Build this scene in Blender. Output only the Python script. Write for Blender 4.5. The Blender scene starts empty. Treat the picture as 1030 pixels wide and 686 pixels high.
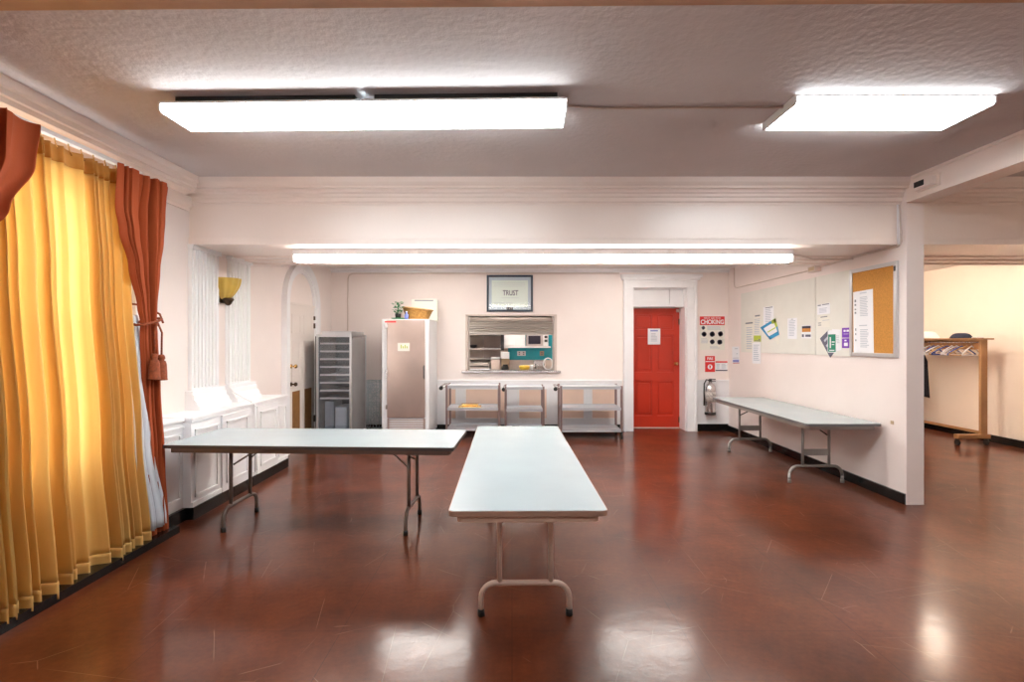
import bpy, bmesh, math, random
from mathutils import Vector, Matrix
random.seed(7)
PI = math.pi
COL = bpy.context.scene.collection
F = 515.0; HC = 1.555; CX = 515.0; CY = 343.5     # lens in pixels, camera height

# ------------------------------------------------------------------ materials
def new_mat(name):
    m = bpy.data.materials.new(name); m.use_nodes = True
    nt = m.node_tree
    return m, nt, nt.nodes['Principled BSDF']

def mat(name, col, rough=.5, metal=0., spec=.5, var=0., vscale=6., bump=0., bscale=40., coat=0.):
    m, nt, b = new_mat(name)
    b.inputs['Base Color'].default_value = (*col, 1)
    b.inputs['Roughness'].default_value = rough
    b.inputs['Metallic'].default_value = metal
    b.inputs['Specular IOR Level'].default_value = spec
    b.inputs['Coat Weight'].default_value = coat
    tc = nt.nodes.new('ShaderNodeTexCoord')
    if var > 0:
        n = nt.nodes.new('ShaderNodeTexNoise'); n.inputs['Scale'].default_value = vscale; n.inputs['Detail'].default_value = 5
        nt.links.new(tc.outputs['Object'], n.inputs['Vector'])
        r = nt.nodes.new('ShaderNodeValToRGB')
        r.color_ramp.elements[0].position = .3; r.color_ramp.elements[1].position = .7
        r.color_ramp.elements[0].color = (*[c*(1-var) for c in col], 1)
        r.color_ramp.elements[1].color = (*[min(1, c*(1+var)) for c in col], 1)
        nt.links.new(n.outputs['Fac'], r.inputs['Fac']); nt.links.new(r.outputs['Color'], b.inputs['Base Color'])
    if bump > 0:
        n = nt.nodes.new('ShaderNodeTexNoise'); n.inputs['Scale'].default_value = bscale; n.inputs['Detail'].default_value = 6
        nt.links.new(tc.outputs['Object'], n.inputs['Vector'])
        bp = nt.nodes.new('ShaderNodeBump'); bp.inputs['Strength'].default_value = bump; bp.inputs['Distance'].default_value = .02
        nt.links.new(n.outputs['Fac'], bp.inputs['Height']); nt.links.new(bp.outputs['Normal'], b.inputs['Normal'])
    return m

def emit(name, col, s):
    m, nt, b = new_mat(name)
    b.inputs['Base Color'].default_value = (*col, 1)
    b.inputs['Emission Color'].default_value = (*col, 1)
    b.inputs['Emission Strength'].default_value = s
    return m

def cloth(name, col, trans, tcol=None, wv=1.0, sheen=.15):
    m, nt, b = new_mat(name)
    b.inputs['Base Color'].default_value = (*col, 1); b.inputs['Roughness'].default_value = .85
    b.inputs['Sheen Weight'].default_value = sheen
    t = nt.nodes.new('ShaderNodeBsdfTranslucent'); t.inputs['Color'].default_value = (*(tcol or col), 1)
    mx = nt.nodes.new('ShaderNodeMixShader'); mx.inputs[0].default_value = trans
    tc = nt.nodes.new('ShaderNodeTexCoord'); w = nt.nodes.new('ShaderNodeTexNoise'); w.inputs['Scale'].default_value = 120
    mp = nt.nodes.new('ShaderNodeMapping'); mp.inputs['Scale'].default_value = (1, 1, .15)
    nt.links.new(tc.outputs['Object'], mp.inputs['Vector']); nt.links.new(mp.outputs['Vector'], w.inputs['Vector'])
    bp = nt.nodes.new('ShaderNodeBump'); bp.inputs['Strength'].default_value = .15*wv; bp.inputs['Distance'].default_value = .005
    nt.links.new(w.outputs['Fac'], bp.inputs['Height']); nt.links.new(bp.outputs['Normal'], b.inputs['Normal'])
    out = nt.nodes['Material Output']
    nt.links.new(b.outputs[0], mx.inputs[1]); nt.links.new(t.outputs[0], mx.inputs[2]); nt.links.new(mx.outputs[0], out.inputs[0])
    return m

def glass(name, tint=(.95, .97, .98), a=.12, rough=.03):
    m, nt, b = new_mat(name)
    b.inputs['Base Color'].default_value = (*tint, 1); b.inputs['Roughness'].default_value = rough
    tr = nt.nodes.new('ShaderNodeBsdfTransparent'); tr.inputs['Color'].default_value = (*tint, 1)
    gl = nt.nodes.new('ShaderNodeBsdfGlossy'); gl.inputs['Roughness'].default_value = rough
    mx = nt.nodes.new('ShaderNodeMixShader'); mx.inputs[0].default_value = a
    nt.links.new(tr.outputs[0], mx.inputs[1]); nt.links.new(gl.outputs[0], mx.inputs[2])
    nt.links.new(mx.outputs[0], nt.nodes['Material Output'].inputs[0])
    return m

def floor_mat():
    m, nt, b = new_mat('waxed_floor')
    N = nt.nodes.new; L = nt.links.new
    tc = N('ShaderNodeTexCoord')
    def noise(sc, det=6, vec=None, rough=.6, dist=0):
        n = N('ShaderNodeTexNoise'); n.inputs['Scale'].default_value = sc; n.inputs['Detail'].default_value = det
        n.inputs['Roughness'].default_value = rough; n.inputs['Distortion'].default_value = dist
        L(vec or tc.outputs['Object'], n.inputs['Vector']); return n
    def ramp(src, p0, c0, p1, c1):
        r = N('ShaderNodeValToRGB'); e = r.color_ramp.elements
        e[0].position = p0; e[0].color = (*c0, 1); e[1].position = p1; e[1].color = (*c1, 1)
        L(src, r.inputs['Fac']); return r
    def mix(fac, a, c, mode='MIX'):
        x = N('ShaderNodeMix'); x.data_type = 'RGBA'; x.blend_type = mode
        if isinstance(fac, float): x.inputs[0].default_value = fac
        else: L(fac, x.inputs[0])
        L(a, x.inputs[6])
        if isinstance(c, tuple): x.inputs[7].default_value = (*c, 1)
        else: L(c, x.inputs[7])
        return x.outputs[2]
    base = ramp(noise(1.6, 7, rough=.62).outputs['Fac'], .3, (.062, .0130, .0042), .72, (.172, .041, .0140))
    fine = ramp(noise(26, 6, rough=.7).outputs['Fac'], .3, (.70, .66, .64), .7, (1.16, 1.18, 1.2))
    c = mix(.75, base.outputs[0], fine.outputs[0], 'MULTIPLY')
    # tile seams
    br = N('ShaderNodeTexBrick'); br.offset = 0; br.inputs['Scale'].default_value = 1.0
    br.inputs['Brick Width'].default_value = .915; br.inputs['Row Height'].default_value = .915
    br.inputs['Mortar Size'].default_value = .0022; br.inputs['Mortar Smooth'].default_value = .3
    L(tc.outputs['Object'], br.inputs['Vector'])
    brn = N('ShaderNodeMath'); brn.operation = 'MULTIPLY'; brn.inputs[1].default_value = .5; L(br.outputs['Fac'], brn.inputs[0])
    c = mix(brn.outputs[0], c, (.02, .006, .004))
    # scratches: thin rings of distorted cells, kept where a broad noise allows them
    scr = None
    for sc, rot, st, seed in ((1.6, .6, (1, .35, 1), 0.), (2.3, -.8, (.3, 1, 1), 5.), (1.1, .2, (1, .8, 1), 9.)):
        mp = N('ShaderNodeMapping'); mp.inputs['Rotation'].default_value = (0, 0, rot); mp.inputs['Scale'].default_value = st
        mp.inputs['Location'].default_value = (seed, seed, 0); L(tc.outputs['Object'], mp.inputs['Vector'])
        dn = noise(.5, 1, mp.outputs['Vector'])
        ad = N('ShaderNodeVectorMath'); ad.operation = 'ADD'; L(mp.outputs['Vector'], ad.inputs[0]); dm = N('ShaderNodeVectorMath'); dm.operation = 'SCALE'; dm.inputs['Scale'].default_value = .12; L(dn.outputs['Color'], dm.inputs[0]); L(dm.outputs[0], ad.inputs[1])
        v = N('ShaderNodeTexVoronoi'); v.voronoi_dimensions = '2D'; v.feature = 'DISTANCE_TO_EDGE'; v.inputs['Scale'].default_value = sc*1.3
        L(ad.outputs[0], v.inputs['Vector'])
        r = ramp(v.outputs['Distance'], .0, (1, 1, 1), .0028, (0, 0, 0))
        msk = ramp(noise(3.2, 2, mp.outputs['Vector']).outputs['Fac'], .52, (0, 0, 0), .60, (1, 1, 1))
        k = mix(1.0, r.outputs[0], msk.outputs[0], 'MULTIPLY')
        scr = k if scr is None else mix(1.0, scr, k, 'ADD')
    sp = ramp(noise(55, 2).outputs['Fac'], .74, (0, 0, 0), .78, (1, 1, 1))
    hf = N('ShaderNodeMath'); hf.operation = 'MULTIPLY'; hf.inputs[1].default_value = .5; L(scr, hf.inputs[0])
    c = mix(hf.outputs[0], c, (.36, .20, .14))
    L(c, b.inputs['Base Color'])
    rr = N('ShaderNodeMapRange'); rr.inputs[1].default_value = .3; rr.inputs[2].default_value = .7
    rr.inputs[3].default_value = .12; rr.inputs[4].default_value = .22
    L(noise(1.7, 4, rough=.6).outputs['Fac'], rr.inputs[0]); L(rr.outputs[0], b.inputs['Roughness'])
    bp = N('ShaderNodeBump'); bp.inputs['Strength'].default_value = .12; bp.inputs['Distance'].default_value = .01
    L(noise(8, 5).outputs['Fac'], bp.inputs['Height']); L(bp.outputs['Normal'], b.inputs['Normal'])
    b.inputs['Specular IOR Level'].default_value = .52
    # worn wax: a broader, duller sheen under the sharper polish
    b2 = N('ShaderNodeBsdfPrincipled'); b2.inputs['Roughness'].default_value = .34; b2.inputs['Specular IOR Level'].default_value = .52
    L(c, b2.inputs['Base Color']); L(bp.outputs['Normal'], b2.inputs['Normal'])
    ms = N('ShaderNodeMixShader'); ms.inputs[0].default_value = .34
    L(b.outputs[0], ms.inputs[1]); L(b2.outputs[0], ms.inputs[2]); L(ms.outputs[0], nt.nodes['Material Output'].inputs[0])
    return m

PINK = mat('pink_plaster', (.86, .765, .725), .42, var=.03, vscale=1.5, bump=.04, bscale=60)
PEACH = mat('peach_panel_shade', (.86, .64, .52), .45, var=.03)  # warm shade and bounce behind the carts put into the panel colour
WHITE = mat('white_trim_paint', (.86, .85, .86), .35, var=.02)
CREAM = mat('cream_beam_paint', (.88, .765, .70), .30, var=.03, vscale=1.2, bump=.03, bscale=30)
CEIL = mat('textured_ceiling', (.60, .545, .535), .8, var=.05, vscale=1.3, bump=.3, bscale=20)
CEILW = mat('painted_ceiling', (.74, .69, .66), .7, bump=.1, bscale=30)
BLACK = mat('black_base', (.006, .006, .006), .25)
FLOOR = floor_mat()
WARMW = mat('side_room_paint', (.90, .82, .74), .5, var=.03, vscale=1.5)
LAMI = mat('grey_laminate', (.43, .50, .525), .2, var=.03, vscale=3)
LAMI2 = mat('pale_grey_laminate', (.42, .49, .51), .25, var=.03, vscale=3)
EDGE = mat('tan_edge_band', (.40, .23, .16), .4)
EDGED = mat('grey_edge_band', (.16, .16, .16), .4)
APRON = mat('tan_apron', (.62, .40, .29), .45)
APRONG = mat('grey_apron', (.42, .38, .34), .45)
TUBE = mat('beige_steel', (.62, .44, .35), .35, metal=.1)
TUBEG = mat('grey_steel', (.34, .33, .31), .3, metal=.5)
RUB = mat('black_rubber', (.012, .012, .012), .5)
STEEL = mat('stainless', (.66, .64, .64), .26, metal=.9, var=.05, vscale=3)
CARTL = mat('cart_leg_steel', (.34, .25, .24), .3, metal=.7)
CARTS = mat('cart_shelf_steel', (.66, .68, .72), .34, metal=.55)
STEELB = mat('brushed_door_steel', (.62, .50, .45), .30, metal=.85, var=.10, vscale=2)
ALU = mat('aluminium', (.66, .67, .68), .3, metal=.9)
DARKM = mat('dark_grey_metal', (.06, .065, .07), .35, metal=.5)
WENAM = mat('white_enamel', (.80, .81, .83), .3)
RED = mat('red_door_paint', (.52, .034, .013), .32, var=.08, vscale=3)
BRASS = mat('brass', (.75, .48, .18), .25, metal=1.)
DBRASS = mat('dark_brass', (.08, .05, .03), .35, metal=.8)
WOODB = mat('bare_wood', (.26, .12, .035), .5, var=.15, vscale=12)
CORK = mat('cork', (.56, .25, .045), .8, var=.14, vscale=60, bump=.1, bscale=120)
PANEL = mat('ivory_panel', (.76, .75, .69), .5, var=.02)
PAPER = mat('white_paper', (.84, .85, .88), .6)
CREAMP = mat('cream_paper', (.80, .78, .70), .6)
INK = mat('grey_ink', (.22, .24, .27), .7)
INKL = mat('pale_ink', (.52, .56, .62), .7)
BLUEP = mat('blue_print', (.03, .32, .62), .5)
LBLUE = mat('violet_blue_print', (.20, .25, .62), .5)
LIME = mat('lime_print', (.50, .62, .06), .5)
GREENP = mat('green_print', (.01, .23, .14), .5)
PURP = mat('purple_print', (.18, .04, .45), .5)
SLATE = mat('slate_print', (.12, .12, .17), .5)
ORNG = mat('orange_print', (.60, .25, .05), .5)
REDP = mat('red_print', (.72, .03, .03), .45)
GOLD = cloth('gold_curtain', (.76, .48, .15), .45, (.95, .78, .42))
GOLDM = cloth('gold_curtain_hem', (.74, .44, .13), .25, (.9, .62, .26))
GOLDH = cloth('gold_curtain_heading', (.62, .30, .06), .22, (.8, .42, .1))
RUST = cloth('rust_drape', (.37, .062, .011), .05, sheen=0)
LINING = cloth('white_lining', (.80, .82, .86), .25)
TASSEL = mat('rust_tassel', (.26, .055, .015), .8, var=.3, vscale=60)
GLS = glass('clear_glass')
GLSD = glass('cabinet_glass', (.85, .90, .94), .10, .05)
AMBER = mat('amber_glass', (.60, .40, .08), .3, var=.1, vscale=10)
TUBEL = emit('fluorescent_lens', (.90, .97, 1.0), 9.0)
STRIPL = emit('strip_light_lens', (1.0, .96, .90), 8.5)
WARML = emit('warm_lamp', (1.0, .86, .70), 23.0)
TEAL = mat('teal_tile', (.02, .44, .54), .3, var=.1)
KWALL = mat('kitchen_wall', (.76, .68, .62), .6, var=.04)
NAVY = mat('navy_frame', (.025, .04, .07), .3)
MATB = mat('blue_grey_mat', (.50, .60, .68), .5)
PRINTG = mat('mint_print', (.72, .82, .76), .5)
WICK = mat('wicker', (.40, .20, .045), .7, var=.35, vscale=45, bump=.6, bscale=90)
LEAF = mat('green_leaf', (.03, .22, .07), .5, var=.4, vscale=25)
RWOOD = mat('rack_wood', (.38, .20, .085), .4, var=.12, vscale=4)

DCLOTH = mat('dark_cloth', (.02, .02, .03), .9)
YEL = mat('lemon_yellow', (.75, .50, .05), .5)
CONDUIT = mat('painted_conduit', (.70, .60, .54), .4)
TANB = mat('tan_plastic', (.55, .40, .26), .5)

# ------------------------------------------------------------------ mesh builder
class MB:
    def __init__(s): s.bm = bmesh.new()
    def box(s, x0, x1, y0, y1, z0, z1, bev=0., rot=None, piv=None):
        b = s.bm
        vs = [b.verts.new((x, y, z)) for x in (x0, x1) for y in (y0, y1) for z in (z0, z1)]
        fs = [b.faces.new([vs[i] for i in q]) for q in ((0, 1, 3, 2), (4, 6, 7, 5), (0, 4, 5, 1), (2, 3, 7, 6), (0, 2, 6, 4), (1, 5, 7, 3))]
        if bev > 0:
            es = list({e for f in fs for e in f.edges})
            r = bmesh.ops.bevel(b, geom=es, offset=bev, segments=2, affect='EDGES', profile=.6)
            vs = list({v for f in r['faces'] for v in f.verts} | {v for v in vs if v.is_valid})
        if rot:
            bmesh.ops.transform(b, matrix=Matrix.Translation(piv) @ rot @ Matrix.Translation(-Vector(piv)), verts=vs)
        return s
    def tube(s, pts, r, seg=10, closed=False):
        pts = [Vector(p) for p in pts]; n = len(pts); rings = []
        rr = r if isinstance(r, (list, tuple)) else [r]*n
        up = Vector((0, 0, 1)); prev = None
        for i, p in enumerate(pts):
            if closed: d = (pts[(i+1) % n]-pts[i-1])
            else: d = (pts[min(i+1, n-1)]-pts[max(i-1, 0)])
            d.normalize()
            if prev is None:
                a = d.cross(up)
                if a.length < .1: a = d.cross(Vector((1, 0, 0)))
            else: a = prev - d*prev.dot(d)
            a.normalize(); prev = a.copy(); c = d.cross(a)
            rings.append([s.bm.verts.new(p + (a*math.cos(2*PI*k/seg)+c*math.sin(2*PI*k/seg))*rr[i]) for k in range(seg)])
        for i in range(n if closed else n-1):
            A, B = rings[i], rings[(i+1) % n]
            for k in range(seg):
                f = s.bm.faces.new((A[k], A[(k+1) % seg], B[(k+1) % seg], B[k])); f.smooth = True
        if not closed:
            s.bm.faces.new(rings[0][::-1]); s.bm.faces.new(rings[-1])
        return s
    def lathe(s, prof, c=(0, 0, 0), seg=20, axis='Z', cap=True, sx=1., sy=1.):
        rings = []
        for r, h in prof:
            ring = []
            for k in range(seg):
                a = 2*PI*k/seg; u, v = r*math.cos(a)*sx, r*math.sin(a)*sy
                p = {'Z': (u, v, h), 'Y': (u, h, v), 'X': (h, u, v)}[axis]
                ring.append(s.bm.verts.new(Vector(c)+Vector(p)))
            rings.append(ring)
        for A, B in zip(rings, rings[1:]):
            for k in range(seg):
                f = s.bm.faces.new((A[k], A[(k+1) % seg], B[(k+1) % seg], B[k])); f.smooth = True
        if cap: s.bm.faces.new(rings[0][::-1]); s.bm.faces.new(rings[-1])
        return s
    def prism(s, poly, axis, a0, a1):
        """poly: list of 2D points; axis X: (y,z), Y: (x,z), Z: (x,y)"""
        def P(p, a): return {'X': (a, p[0], p[1]), 'Y': (p[0], a, p[1]), 'Z': (p[0], p[1], a)}[axis]
        A = [s.bm.verts.new(P(p, a0)) for p in poly]; B = [s.bm.verts.new(P(p, a1)) for p in poly]
        n = len(poly)
        for i in range(n): s.bm.faces.new((A[i], A[(i+1) % n], B[(i+1) % n], B[i]))
        s.bm.faces.new(A[::-1]); s.bm.faces.new(B)
        return s
    def quad(s, pts, n, t):
        """slab with front corners pts, thickness t against normal n"""
        n = Vector(n).normalized()
        A = [s.bm.verts.new(Vector(p)) for p in pts]; B = [s.bm.verts.new(Vector(p)-n*t) for p in pts]
        k = len(pts)
        for i in range(k): s.bm.faces.new((A[i], A[(i+1) % k], B[(i+1) % k], B[i]))
        s.bm.faces.new(A[::-1]); s.bm.faces.new(B)
        return s
    def grid(s, fn, nu, nv, smooth=True):
        V = [[s.bm.verts.new(fn(i/nu, j/nv)) for j in range(nv+1)] for i in range(nu+1)]
        for i in range(nu):
            for j in range(nv):
                f = s.bm.faces.new((V[i][j], V[i+1][j], V[i+1][j+1], V[i][j+1])); f.smooth = smooth
        return s
    def build(s, name, m, parent=None, recalc=True, **tags):
        if recalc: bmesh.ops.recalc_face_normals(s.bm, faces=s.bm.faces)
        me = bpy.data.meshes.new(name); s.bm.to_mesh(me); s.bm.free()
        me.materials.append(m)
        o = bpy.data.objects.new(name, me); COL.objects.link(o)
        if parent is not None: o.parent = parent
        tag(o, **tags)
        return o

def tag(o, label=None, cat=None, group=None, kind=None):
    if label: o['label'] = label
    if cat: o['category'] = cat
    if group: o['group'] = group
    if kind: o['kind'] = kind
    return o
def empty(name, loc, label, cat, group=None, rz=0, kind=None):
    o = bpy.data.objects.new(name, None); COL.objects.link(o); o.location = loc; o.rotation_euler = (0, 0, rz)
    o.empty_display_size = .1
    return tag(o, label, cat, group, kind)
def copy_tree(o, parent=None):
    c = o.copy(); COL.objects.link(c); c.parent = parent
    for ch in [x for x in bpy.data.objects if x.parent == o]: copy_tree(ch, c)
    return c
def struct(mb, name, m, label, parent=None, cat=None):
    return mb.build(name, m, parent, label=label, kind='structure', cat=cat)
def text(name, s, size, mtx, m, parent, ext=.0008, bold=0., sx=1.):
    cu = bpy.data.curves.new(name, 'FONT'); cu.body = s; cu.size = size; cu.align_x = 'CENTER'; cu.align_y = 'CENTER'
    cu.extrude = ext; cu.offset = bold
    t = bpy.data.objects.new('tmp', cu); COL.objects.link(t)
    dg = bpy.context.evaluated_depsgraph_get(); dg.update()
    me = bpy.data.meshes.new_from_object(t.evaluated_get(dg)); me.name = name
    bpy.data.objects.remove(t)
    me.transform(mtx @ Matrix.Diagonal((sx, 1, 1, 1))); me.materials.clear(); me.materials.append(m)
    o = bpy.data.objects.new(name, me); COL.objects.link(o); o.parent = parent
    return o
def back_m(x, y, z): return Matrix.Translation((x, y, z)) @ Matrix.Rotation(PI/2, 4, 'X')     # text reading towards the camera (-Y)

# photograph pixel -> point on a plane of the room
def on_back(px, py, Y): return ((px-CX)/F*Y, HC-(py-CY)/F*Y)
def on_side(px, py, X): y = X*F/(px-CX); return (y, HC-(py-CY)/F*y)

XL, XR, XR2, YB = -3.12, 3.745, 3.91, 8.85
XS = 7.4

# ------------------------------------------------------------------ room shell
struct(MB().box(-3.6, 7.7, -4.2, 9.6, -.1, 0), 'floor', FLOOR, 'glossy reddish brown tiled floor with scratches and scuffs')
struct(MB().box(-3.6, 7.7, -4.2, 5.3, 3.1, 3.25), 'ceiling', CEIL, 'grey textured plaster ceiling of the near room')
struct(MB().box(-3.6, 7.7, 5.3, 9.6, 2.80, 2.95), 'ceiling', CEILW, 'smooth lower ceiling in front of the kitchen wall')
# left wall with the window opening
wy0, wy1, wz0, wz1 = 2.25, 3.82, .72, 2.66
w = MB()
w.box(-3.35, XL, -4.2, wy0, 0, 3.1).box(-3.35, XL, wy1, 9.3, 0, 3.1).box(-3.35, XL, wy0, wy1, 0, wz0).box(-3.35, XL, wy0, wy1, wz1, 3.1)
struct(w, 'wall_left', PINK, 'pale pink left wall with curtained window and arched door')
# back wall with serving hatch and doorway
hx0, hx1, hz0, hz1 = -.775, .745, 1.045, 1.985
dx0, dx1, dz1 = 2.09, 3.01, 2.47
w = MB()
w.box(XL-.01, hx0, YB, 9.08, 0, 2.8).box(hx1, 1.6, YB, 9.08, 0, 2.8).box(hx0, hx1, YB, 9.08, 0, hz0).box(hx0, hx1, YB, 9.08, hz1, 2.8)
w.box(1.6, dx0, YB, 9.26, 0, 2.8).box(dx1, XR, YB, 9.26, 0, 2.8).box(dx0, dx1, YB, 9.26, dz1, 2.8)
struct(w, 'wall_back', PINK, 'pale wall with the kitchen hatch and the red door')
struct(MB().box(XR, XR2, 4.86, 9.3, 0, 3.1), 'wall_right', PINK, 'pale partition wall ending in a square post beside the side room')
struct(MB().box(XR2, XS+.1, 9.3, 9.45, 0, 2.8), 'wall_back', WARMW, 'end wall of the side room behind the partition')
struct(MB().box(XS, XS+.15, -4.2, 9.3, 0, 3.1), 'wall_right', WARMW, 'warm cream wall of the side room behind the coat rack')
struct(MB().box(-3.35, XS+.15, -4.35, -4.2, 0, 3.1), 'wall_front', PINK, 'pale wall behind the camera')

# beams
def crown(x0, x1, name, label):
    prof = [(0, 2.87), (.018, 2.87), (.018, 2.885), (.04, 2.90), (.04, 2.93), (.055, 2.938), (.055, 2.962), (.072, 2.975), (.072, 3.0),
            (.118, 3.0), (.118, 3.022), (.128, 3.03), (.14, 3.055), (.14, 3.1), (0, 3.1)]
    m = MB(); m.prism([(4.95-d, h) for d, h in prof], 'X', x0, x1)
    return struct(m, name, CREAM, label)
def soffit(x0, x1, name, label):
    m = MB(); m.box(x0, x1, 4.95, 6.15, 2.487, 3.1)
    o = struct(m, name, CREAM, label)
    s = MB(); s.box(x0, x1, 4.938, 4.95, 2.487, 2.548).box(x0, x1, 4.932, 4.95, 2.542, 2.554)
    s.build('lower_band', CREAM, o)
    s = MB(); s.box(x0, x1, 5.62, 5.70, 2.475, 2.487).box(x0, x1, 5.86, 5.98, 2.470, 2.487).box(x0, x1, 6.08, 6.17, 2.462, 2.487)
    s.build('soffit_moulding', CREAM, o)
    return o
soffit(XL, XR, 'trim_1', 'deep boxed ceiling beam carrying the long strip light')
soffit(XR2, XS, 'trim_2', 'boxed beam across the side room right of the post')
crown(XL, XR, 'trim_3', 'stepped crown moulding along the top of the main beam')
crown(XR2, XS, 'trim_4', 'stepped crown moulding in the side room right of the post')
m = MB()
m.prism([(XL, 2.93), (XL+.06, 2.93), (XL+.10, 2.95), (XL+.145, 2.95), (XL+.145, 2.985), (XL+.16, 2.992), (XL+.16, 3.03), (XL+.175, 3.045), (XL+.175, 3.1), (XL, 3.1)], 'Y', -4.2, 4.81)
struct(m, 'trim_5', CREAM, 'crown moulding above the curtains on the left wall')
m = MB(); m.prism([(XL, 2.80), (XL+.02, 2.80), (XL+.02, 2.83), (XL+.05, 2.86), (XL+.05, 2.93), (XL, 2.93)], 'Y', 4.0, 4.93)
struct(m, 'trim_6', CREAM, 'short lower moulding on the left wall beside the rust drape')
m = MB(); m.box(XR, 3.946, -4.2, 4.86, 2.87, 3.1)
o = struct(m, 'trim_7', CREAM, 'long ceiling beam running forward from the post top')
MB().box(XR-.012, XR, -4.2, 4.79, 3.075, 3.1).box(XR-.006, XR, -4.2, 4.86, 2.87, 2.885).build('edge_bead', CREAM, o)
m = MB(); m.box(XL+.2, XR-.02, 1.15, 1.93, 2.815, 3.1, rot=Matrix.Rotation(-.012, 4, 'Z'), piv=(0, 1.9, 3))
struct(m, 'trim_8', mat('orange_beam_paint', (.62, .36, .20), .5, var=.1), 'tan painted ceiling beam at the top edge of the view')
m = MB(); m.prism([(YB, 2.735), (YB-.015, 2.735), (YB-.02, 2.755), (YB-.07, 2.775), (YB-.08, 2.8), (YB, 2.8)], 'X', XL, XR)
struct(m, 'trim_9', WHITE, 'slim white crown moulding on the kitchen wall')

# black base boards
bb = MB().box(XL, -2.83, 4.16, 4.45, 0, .105).box(XL, -2.765, 4.45, 6.34, 0, .105)
struct(bb, 'baseboard_left', BLACK, 'black base board under the white wainscot')
struct(MB().box(XL, -2.70, -4.0, 4.16, 0, .055), 'baseboard_left', BLACK, 'low black plinth under the curtains')
struct(MB().box(XL, XL+.02, 6.34, 6.9, 0, .11).box(XL, XL+.02, 8.3, YB, 0, .11), 'baseboard_left', BLACK, 'black base board beside the arched door')
struct(MB().box(XL+.02, 1.90, YB-.02, YB, 0, .115), 'baseboard_back', BLACK, 'black base board behind the steel carts')
struct(MB().box(3.20, XR-.02, YB-.03, YB, 0, .125), 'baseboard_back', BLACK, 'black base board below the fire extinguisher')
struct(MB().box(XR-.02, XR, 4.87, YB, 0, .10), 'baseboard_right', BLACK, 'black base board behind the table at the partition wall')
struct(MB().box(XS-.02, XS, -4, 9.3, 0, .11).box(XR2+.0, XS-.02, 9.28, 9.3, 0, .11), 'baseboard_right', BLACK, 'black base board of the side room')

# wainscot along the left wall
o = empty('trim_10', (0, 0, 0), 'white panelled wainscot with fluted pilasters on the left wall', None, kind='structure')
MB().box(XL, -2.86, 4.16, 4.45, .105, .86).box(XL, -2.79, 4.45, 6.35, .105, .865).build('wainscot_box', WHITE, o)
MB().box(XL, -2.84, 4.16, 4.45, .86, .885, .004).box(XL, -2.77, 4.44, 6.36, .865, .892, .005).box(XL, -2.778, 4.445, 6.355, .842, .866, .004)\
    .box(XL, -2.848, 4.16, 4.45, .80, .815).build('chair_rail', WHITE, o)
for y0, y1 in ((4.93, 5.39), (5.60, 6.04)):
    p = MB()
    p.box(XL, XL+.035, y0, y1, 1.06, 2.487)
    n = 7; wd = (y1-y0-.05)/n
    for k in range(n):
        a = y0+.03+k*wd
        p.box(XL+.03, XL+.055, a, a+wd*.58, 1.10, 2.44, .006)
    p.box(XL, XL+.06, y0-.012, y1+.012, 2.445, 2.487, .004)
    p.build('pilaster', WHITE, o)
    e = .05
    p = MB()
    p.prism([(XL, .892), (-2.975, .892), (-2.975, .925), (-2.995, .935), (-3.005, .965), (-3.02, .985), (-3.03, .99), (-3.035, 1.035), (-3.045, 1.045), (-3.045, 1.075), (XL, 1.075)], 'Y', y0-e, y1+e)
    p.build('pilaster_base', WHITE, o)
    p = MB(); p.box(-2.79, -2.768, y0-.03, y1+.03, .105, .842, .004); p.build('pedestal', WHITE, o)
def frame_rect(m, y0, y1, z0, z1, x, w=.025, t=.012):
    m.box(x, x+t, y0, y1, z1-w, z1, .003).box(x, x+t, y0, y1, z0, z0+w, .003).box(x, x+t, y0, y0+w, z0, z1, .003).box(x, x+t, y1-w, y1, z0, z1, .003)
m = MB()
frame_rect(m, 4.20, 4.42, .18, .76, -2.86)
frame_rect(m, 4.50, 4.86, .18, .78, -2.79); frame_rect(m, 6.10, 6.32, .18, .78, -2.79)
frame_rect(m, 4.96, 5.36, .18, .78, -2.768); frame_rect(m, 5.63, 6.01, .18, .78, -2.768)
m.box(-2.79, -2.775, 4.45, 6.35, .105, .15, .004)
m.build('panel_moulding', WHITE, o)

# wainscot on the back wall
def back_wainscot(x0, x1, name, label, panels):
    o = empty(name, (0, 0, 0), label, None, kind='structure')
    MB().box(x0, x1, YB-.03, YB, .86, .885, .005).box(x0, x1, YB-.02, YB, .835, .862, .004).build('chair_rail', WHITE, o)
    m = MB(); m.box(x0, x1, YB-.012, YB, .115, .835); m.build('dado_panel', WHITE, o)
    m = MB()
    for a, b in panels:
        m.box(a, b, YB-.022, YB-.012, .72, .745, .003).box(a, b, YB-.022, YB-.012, .2, .225, .003)
        m.box(a, a+.025, YB-.022, YB-.012, .2, .745, .003).box(b-.025, b, YB-.022, YB-.012, .2, .745, .003)
    if panels: m.build('panel_moulding', WHITE, o)
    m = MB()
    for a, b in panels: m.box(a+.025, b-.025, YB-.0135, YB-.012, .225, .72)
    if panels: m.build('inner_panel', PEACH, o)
    return o
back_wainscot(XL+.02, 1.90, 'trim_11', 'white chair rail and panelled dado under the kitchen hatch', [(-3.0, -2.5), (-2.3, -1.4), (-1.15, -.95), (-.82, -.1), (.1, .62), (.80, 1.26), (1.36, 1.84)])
back_wainscot(3.20, XR, 'trim_12', 'white chair rail above the fire extinguisher', [])

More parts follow.
